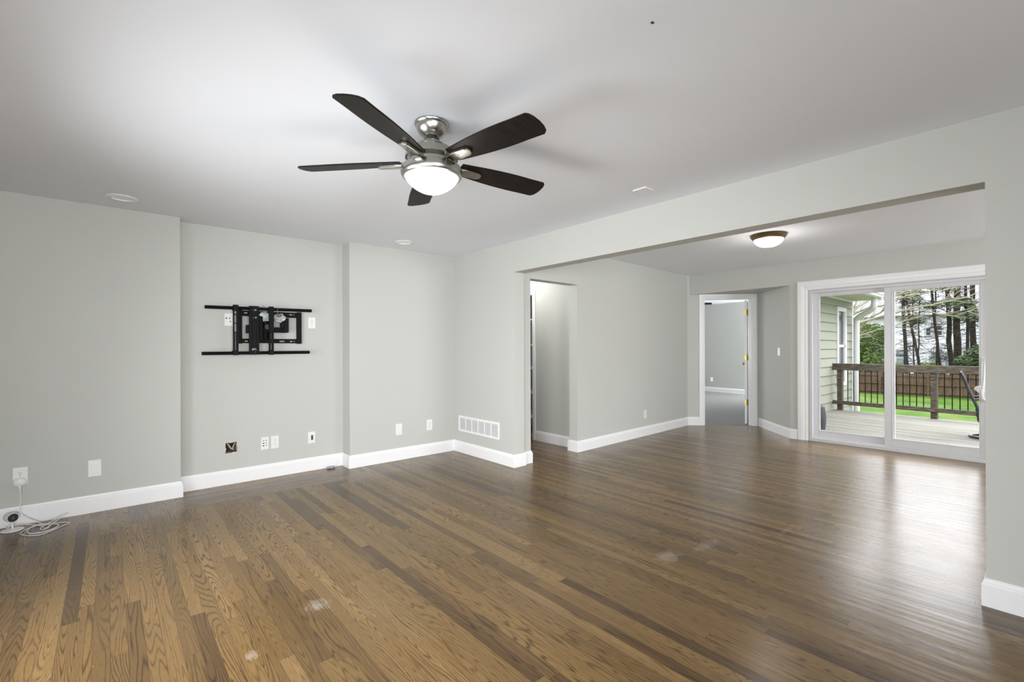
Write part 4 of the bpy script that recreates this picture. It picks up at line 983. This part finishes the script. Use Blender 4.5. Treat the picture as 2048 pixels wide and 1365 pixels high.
# neighbour house
t = thing('neighbour_house', 'white two-storey house with pale roof behind the tree trunks', 'house', (62, 7, -1.9))
m = MB(); m.box(60, 68, 1.2, 16, -2, 4.5); m.build('walls', M_HOUSE, t, world=True)
m = MB(); m._faces([Vector(p) for p in ((59.3, .8, 4.4), (59.3, 16.5, 4.4), (64, 16.5, 7.2), (64, .8, 7.2), (69, .8, 4.4), (69, 16.5, 4.4))], [(0, 3, 2, 1), (3, 4, 5, 2), (0, 4, 3), (1, 2, 5), (0, 1, 5, 4)]); m.build('roof', M_ROOF, t, world=True)
def hwin(y0, y1, z0, z1, mt):
    fr = MB(); fr.box(59.93, 60.0, y0-.16, y1+.16, z0-.16, z0).box(59.93, 60.0, y0-.16, y1+.16, z1, z1+.16).box(59.93, 60.0, y0-.16, y0, z0, z1).box(59.93, 60.0, y1, y1+.16, z0, z1).box(59.93, 60, y0, y1, (z0+z1)/2-.05, (z0+z1)/2+.05)
    f_ = fr.build('window', mat('house_window_trim', (.42, .42, .45, 1), .6), t, world=True)
    MB().box(59.97, 59.99, y0, y1, z0, z1).build('pane', mt, f_, world=True)
hwin(6.45, 6.92, 2.45, 3.30, M_WINDK); hwin(7.25, 7.55, 2.45, 3.1, M_WINDK)
hwin(5.3, 6.2, -.5, .8, M_WINTL); hwin(6.5, 7.2, -.5, .8, M_WINTL); hwin(9.0, 9.8, -.5, .9, M_WINTL)

# vegetation helpers
def foliage(mb, c, r, n, sz, flat=.6, rnd=random):
    for _ in range(n):
        while True:
            p = Vector((rnd.uniform(-1, 1), rnd.uniform(-1, 1), rnd.uniform(-1, 1)))
            if p.length < 1: break
        p = p*(.55+.45*p.length)
        q = Vector((c[0]+p.x*r[0], c[1]+p.y*r[1], c[2]+p.z*r[2]))
        a = Vector((rnd.gauss(0, 1), rnd.gauss(0, 1), rnd.gauss(0, flat))).normalized(); b = a.cross(Vector((rnd.gauss(0, 1), rnd.gauss(0, 1), rnd.gauss(0, 1)))).normalized()
        s_ = sz*rnd.uniform(.6, 1.5)
        vs = [mb.bm.verts.new(q+a*s_), mb.bm.verts.new(q+b*s_*.28), mb.bm.verts.new(q-a*s_), mb.bm.verts.new(q-b*s_*.28)]
        mb.bm.faces.new(vs)
def branch(mb, p, d, L, r, depth, rnd, wander=.25, droop=-.02, kids=3, seg=5, minr=.004):
    pts = [Vector(p)]; rs = [r]; d = Vector(d).normalized(); n = 6
    for i in range(n):
        d = (d+Vector((rnd.gauss(0, wander), rnd.gauss(0, wander), rnd.gauss(0, wander)+droop))*.5).normalized()
        pts.append(pts[-1]+d*L/n); rs.append(max(minr, r*(1-.75*(i+1)/n)))
    mb.tube(pts, rs, seg, cap=False)
    if depth > 0:
        for k in range(kids):
            i = rnd.randint(1, n-1); a = Vector((rnd.gauss(0, 1), rnd.gauss(0, 1), rnd.gauss(0, .8))).normalized()
            branch(mb, pts[i], (d+a*.8), L*rnd.uniform(.4, .7), rs[i]*.65, depth-1, rnd, wander, droop, kids, seg, minr)
    return pts

# pine trunks between fence and house
def trunk_tree(label, x, y, r, lean, seed, crown=0):
    rnd = random.Random(seed); k = x/45.0
    t = thing('pine_tree', label, 'tree', (x, y, -1.8), 0, 'bare-trunked pines beyond the fence')
    H = 6.6
    pts = [(x+rnd.gauss(0, .03), y+lean*u*1.0+rnd.gauss(0, .03), -1.85+H*1.25*u) for u in [i/7 for i in range(8)]]
    MB().tube(pts, [r*(1.15-.3*i/7) for i in range(8)], 9).build('trunk', M_BARK, t, world=True, smooth=True)
    m = MB()
    for i in range(40):
        u = rnd.uniform(.22, .97); j = int(u*7); p = Vector(pts[j]).lerp(Vector(pts[min(7, j+1)]), u*7-j)
        a = rnd.uniform(0, 2*PI); branch(m, p, (math.cos(a), math.sin(a), rnd.uniform(-.15, .25)), rnd.uniform(.5, 1.15), .022, 1, rnd, .3, -.03, 3, 4, .009)
    m.build('dead_branches', M_DBARK, t, world=True)
    if crown:
        m = MB()
        for i in range(crown):
            foliage(m, (x+rnd.uniform(-.3, .3), y+rnd.uniform(-.5, .5), rnd.uniform(3.2, 5.6)), (.7, .8, .3), 220, .13, .3, rnd)
        m.build('needles', M_PINE, t, world=True)
    return t
names = ['leftmost of the pine trunks, straight and thick', 'second pine trunk from the left, close beside the first', 'dark pine trunk leaning left in front of the white house', 'very thin pine trunk left of the house window',
         'thin straight trunk in front of the white house wall', 'dark leaning trunk just left of the house window', 'slender trunk right beside the house window', 'thick dark trunk right of the white house', 'stoutest dark pine trunk right of the house', 'slim dark trunk between two stout ones', 'rightmost stout pine trunk by the door edge']
specs = [(41, 6.85, .095, .1, 1), (44.5, 6.72, .11, .25, 1), (43, 5.75, .085, 1.3, 1), (50, 6.35, .045, .1, 0), (47, 6.15, .04, -.2, 1), (40.5, 4.75, .085, .65, 1), (53, 5.1, .05, .1, 0), (45.5, 4.25, .14, .35, 2), (49, 3.97, .20, .1, 2), (42, 3.50, .09, .05, 2), (52, 3.20, .16, .1, 2)]
specs = [(a, b_*a/45, c*a/45, d_, e_) for a, b_, c, d_, e_ in specs]
for i, (sp_, nm) in enumerate(zip(specs, names)): trunk_tree(nm, sp_[0], sp_[1], sp_[2], sp_[3], 100+i, sp_[4])

# evergreen mass at left, boughs at right, hedge row
def bush(name, label, cat, c, blobs, mt, sz, n, seed, group=None):
    rnd = random.Random(seed); t = thing(name, label, cat, (c[0], c[1], -1.8), 0, group)
    m = MB()
    for (dx, dy, z, rx, ry, rz) in blobs: foliage(m, (c[0]+dx, c[1]+dy, z), (rx, ry, rz), n, sz, .5, rnd)
    m.build('foliage', mt, t, world=True)
    MB().tube([(c[0], c[1], -1.85), (c[0], c[1], blobs[-1][2])], [.12, .03], 7).build('trunk', M_BARK, t, world=True)
    return t
bush('evergreen_tree', 'broad mid-green evergreen filling the gap beside the downspout', 'tree', (41, 8.3), [(0, 0, -.9, 1.8, 1.6, 1.1), (0, .3, .2, 1.7, 1.6, 1.1), (.3, .1, 1.2, 1.4, 1.4, 1.1), (0, -.2, 2.1, 1.0, 1.1, .9)], M_EVER, .13, 2600, 5)
bush('evergreen_tree', 'further evergreen standing left behind the broad mid-green one', 'tree', (46, 10.5), [(0, 0, -.6, 2, 2, 1.4), (0, .3, 1.0, 1.9, 1.8, 1.4), (0, 0, 2.4, 1.3, 1.3, 1.2)], M_EVER, .16, 2000, 6)
bush('pine_shrub', 'soft green pine boughs low at the right door edge', 'shrub', (40, 2.55), [(0, .1, -.1, 1.0, .9, .5), (0, .5, .45, 1.0, .75, .35), (0, 0, .9, .9, .8, .35), (0, -.3, 1.2, .8, .7, .3)], M_PINE, .11, 1400, 7)
for i, (y, lab) in enumerate(((9.6, 'yellow-green hedge under the leftmost pine trunks'), (6.9, 'yellow-green hedge below the middle of the white house'), (4.2, 'yellow-green hedge below the right end of the white house'))):
    bush('hedge', lab, 'hedge', (56.5, y), [(0, 0, -1.15, .9, 1.2, .9), (0, .1, -.75, .8, 1.1, .7)], M_HEDGE, .12, 1500, 20+i, 'hedges in front of the white house')
# background woods
for i, (x, y, r_, lab) in enumerate(((74, 20.5, 3.4, 'distant tree left behind the evergreens'), (76, 13, 3.2, 'distant tree behind the house roof'), (56, 1.0, 1.7, 'dark green tree behind the rightmost trunks'), (57, -4.6, 2.2, 'dark green tree further right beyond the fence'))):
    bush('woodland_tree', lab, 'tree', (x, y), [(0, 0, -.2, r_, r_, 2.0), (0, 0, 2.6, r_*.9, r_*.9, 2.0), (0, 0, 4.6, r_*.6, r_*.6, 1.2)], M_EVER if i % 2 else M_PINE, .26, 1500, 40+i)

# bare tree with pale branches reaching over the view
rnd = random.Random(77)
t = thing('bare_tree', 'bare deciduous tree with pale curving branches over the lawn', 'tree', (20.5, 6.0, -1.8))
MB().tube(smoothpath([(20.5, 6.0, -1.85), (20.4, 5.9, 0), (20.5, 5.75, 1.4), (20.3, 5.6, 2.2)], 4), [.22-.008*i for i in range(13)], 12).build('trunk', M_TWIG, t, world=True, smooth=True)
mains = [
 [(20.3, 5.6, 1.3), (20, 4.9, 1.62), (20, 4.33, 1.92), (19.9, 3.99, 2.30), (19.8, 3.6, 2.52), (19.6, 3.37, 2.86), (19.5, 2.9, 3.15), (19.5, 2.4, 3.5)],
 [(20.3, 5.6, 1.5), (19.8, 4.8, 1.95), (19.8, 4.2, 2.16), (19.8, 3.75, 2.30), (19.6, 3.3, 2.40), (19.6, 2.8, 2.56), (19.5, 2.3, 2.62), (19.5, 1.9, 2.72), (19.4, 1.5, 2.80), (19.4, 1.1, 3.02)],
 [(20.3, 5.6, 1.6), (20.2, 4.7, 2.35), (20.1, 4.1, 2.65), (20, 3.5, 2.75), (20, 3.0, 3.0), (20, 2.5, 3.05), (20, 2.1, 3.4)],
 [(19.6, 3.3, 2.42), (19.6, 2.9, 2.50), (19.6, 2.5, 2.44), (19.6, 2.1, 2.30), (19.6, 1.8, 2.25), (19.6, 1.5, 2.38)],
 [(20.3, 5.6, 1.8), (20.6, 4.9, 2.5), (20.6, 4.4, 2.8), (20.6, 3.9, 3.1), (20.6, 3.3, 3.25), (20.6, 2.8, 3.5)],
 [(20.3, 5.5, 1.2), (20.6, 4.8, 1.5), (20.6, 4.3, 1.75), (20.6, 3.9, 1.9), (20.6, 3.5, 1.98), (20.6, 3.1, 2.25)],
 [(20.3, 5.6, 1.9), (19.2, 4.6, 2.25), (19.0, 4.0, 2.72), (19.0, 3.4, 3.05), (19.0, 2.6, 3.15), (19.0, 2.0, 3.0), (19, 1.5, 3.2)],
]
for i, P in enumerate(mains):
    m = MB(); sp_ = smoothpath(P, 5); n = len(sp_); r0 = .052 if i < 3 else .032
    m.tube(sp_, [r0*(1-.78*k/(n-1)) for k in range(n)], 7)
    for k in range(22 if i != 3 else 6):
        j_ = rnd.randint(2, n-2); d = (sp_[j_+1]-sp_[j_])
        branch(m, sp_[j_], d.normalized()+Vector((rnd.gauss(0, .5), rnd.gauss(0, .3), rnd.gauss(.15, .5))), rnd.uniform(.35, 1.0), .012, 1, rnd, .3, .02, 3, 4, .0045)
    m.build('branch', M_TWIG, t, world=True, smooth=True)
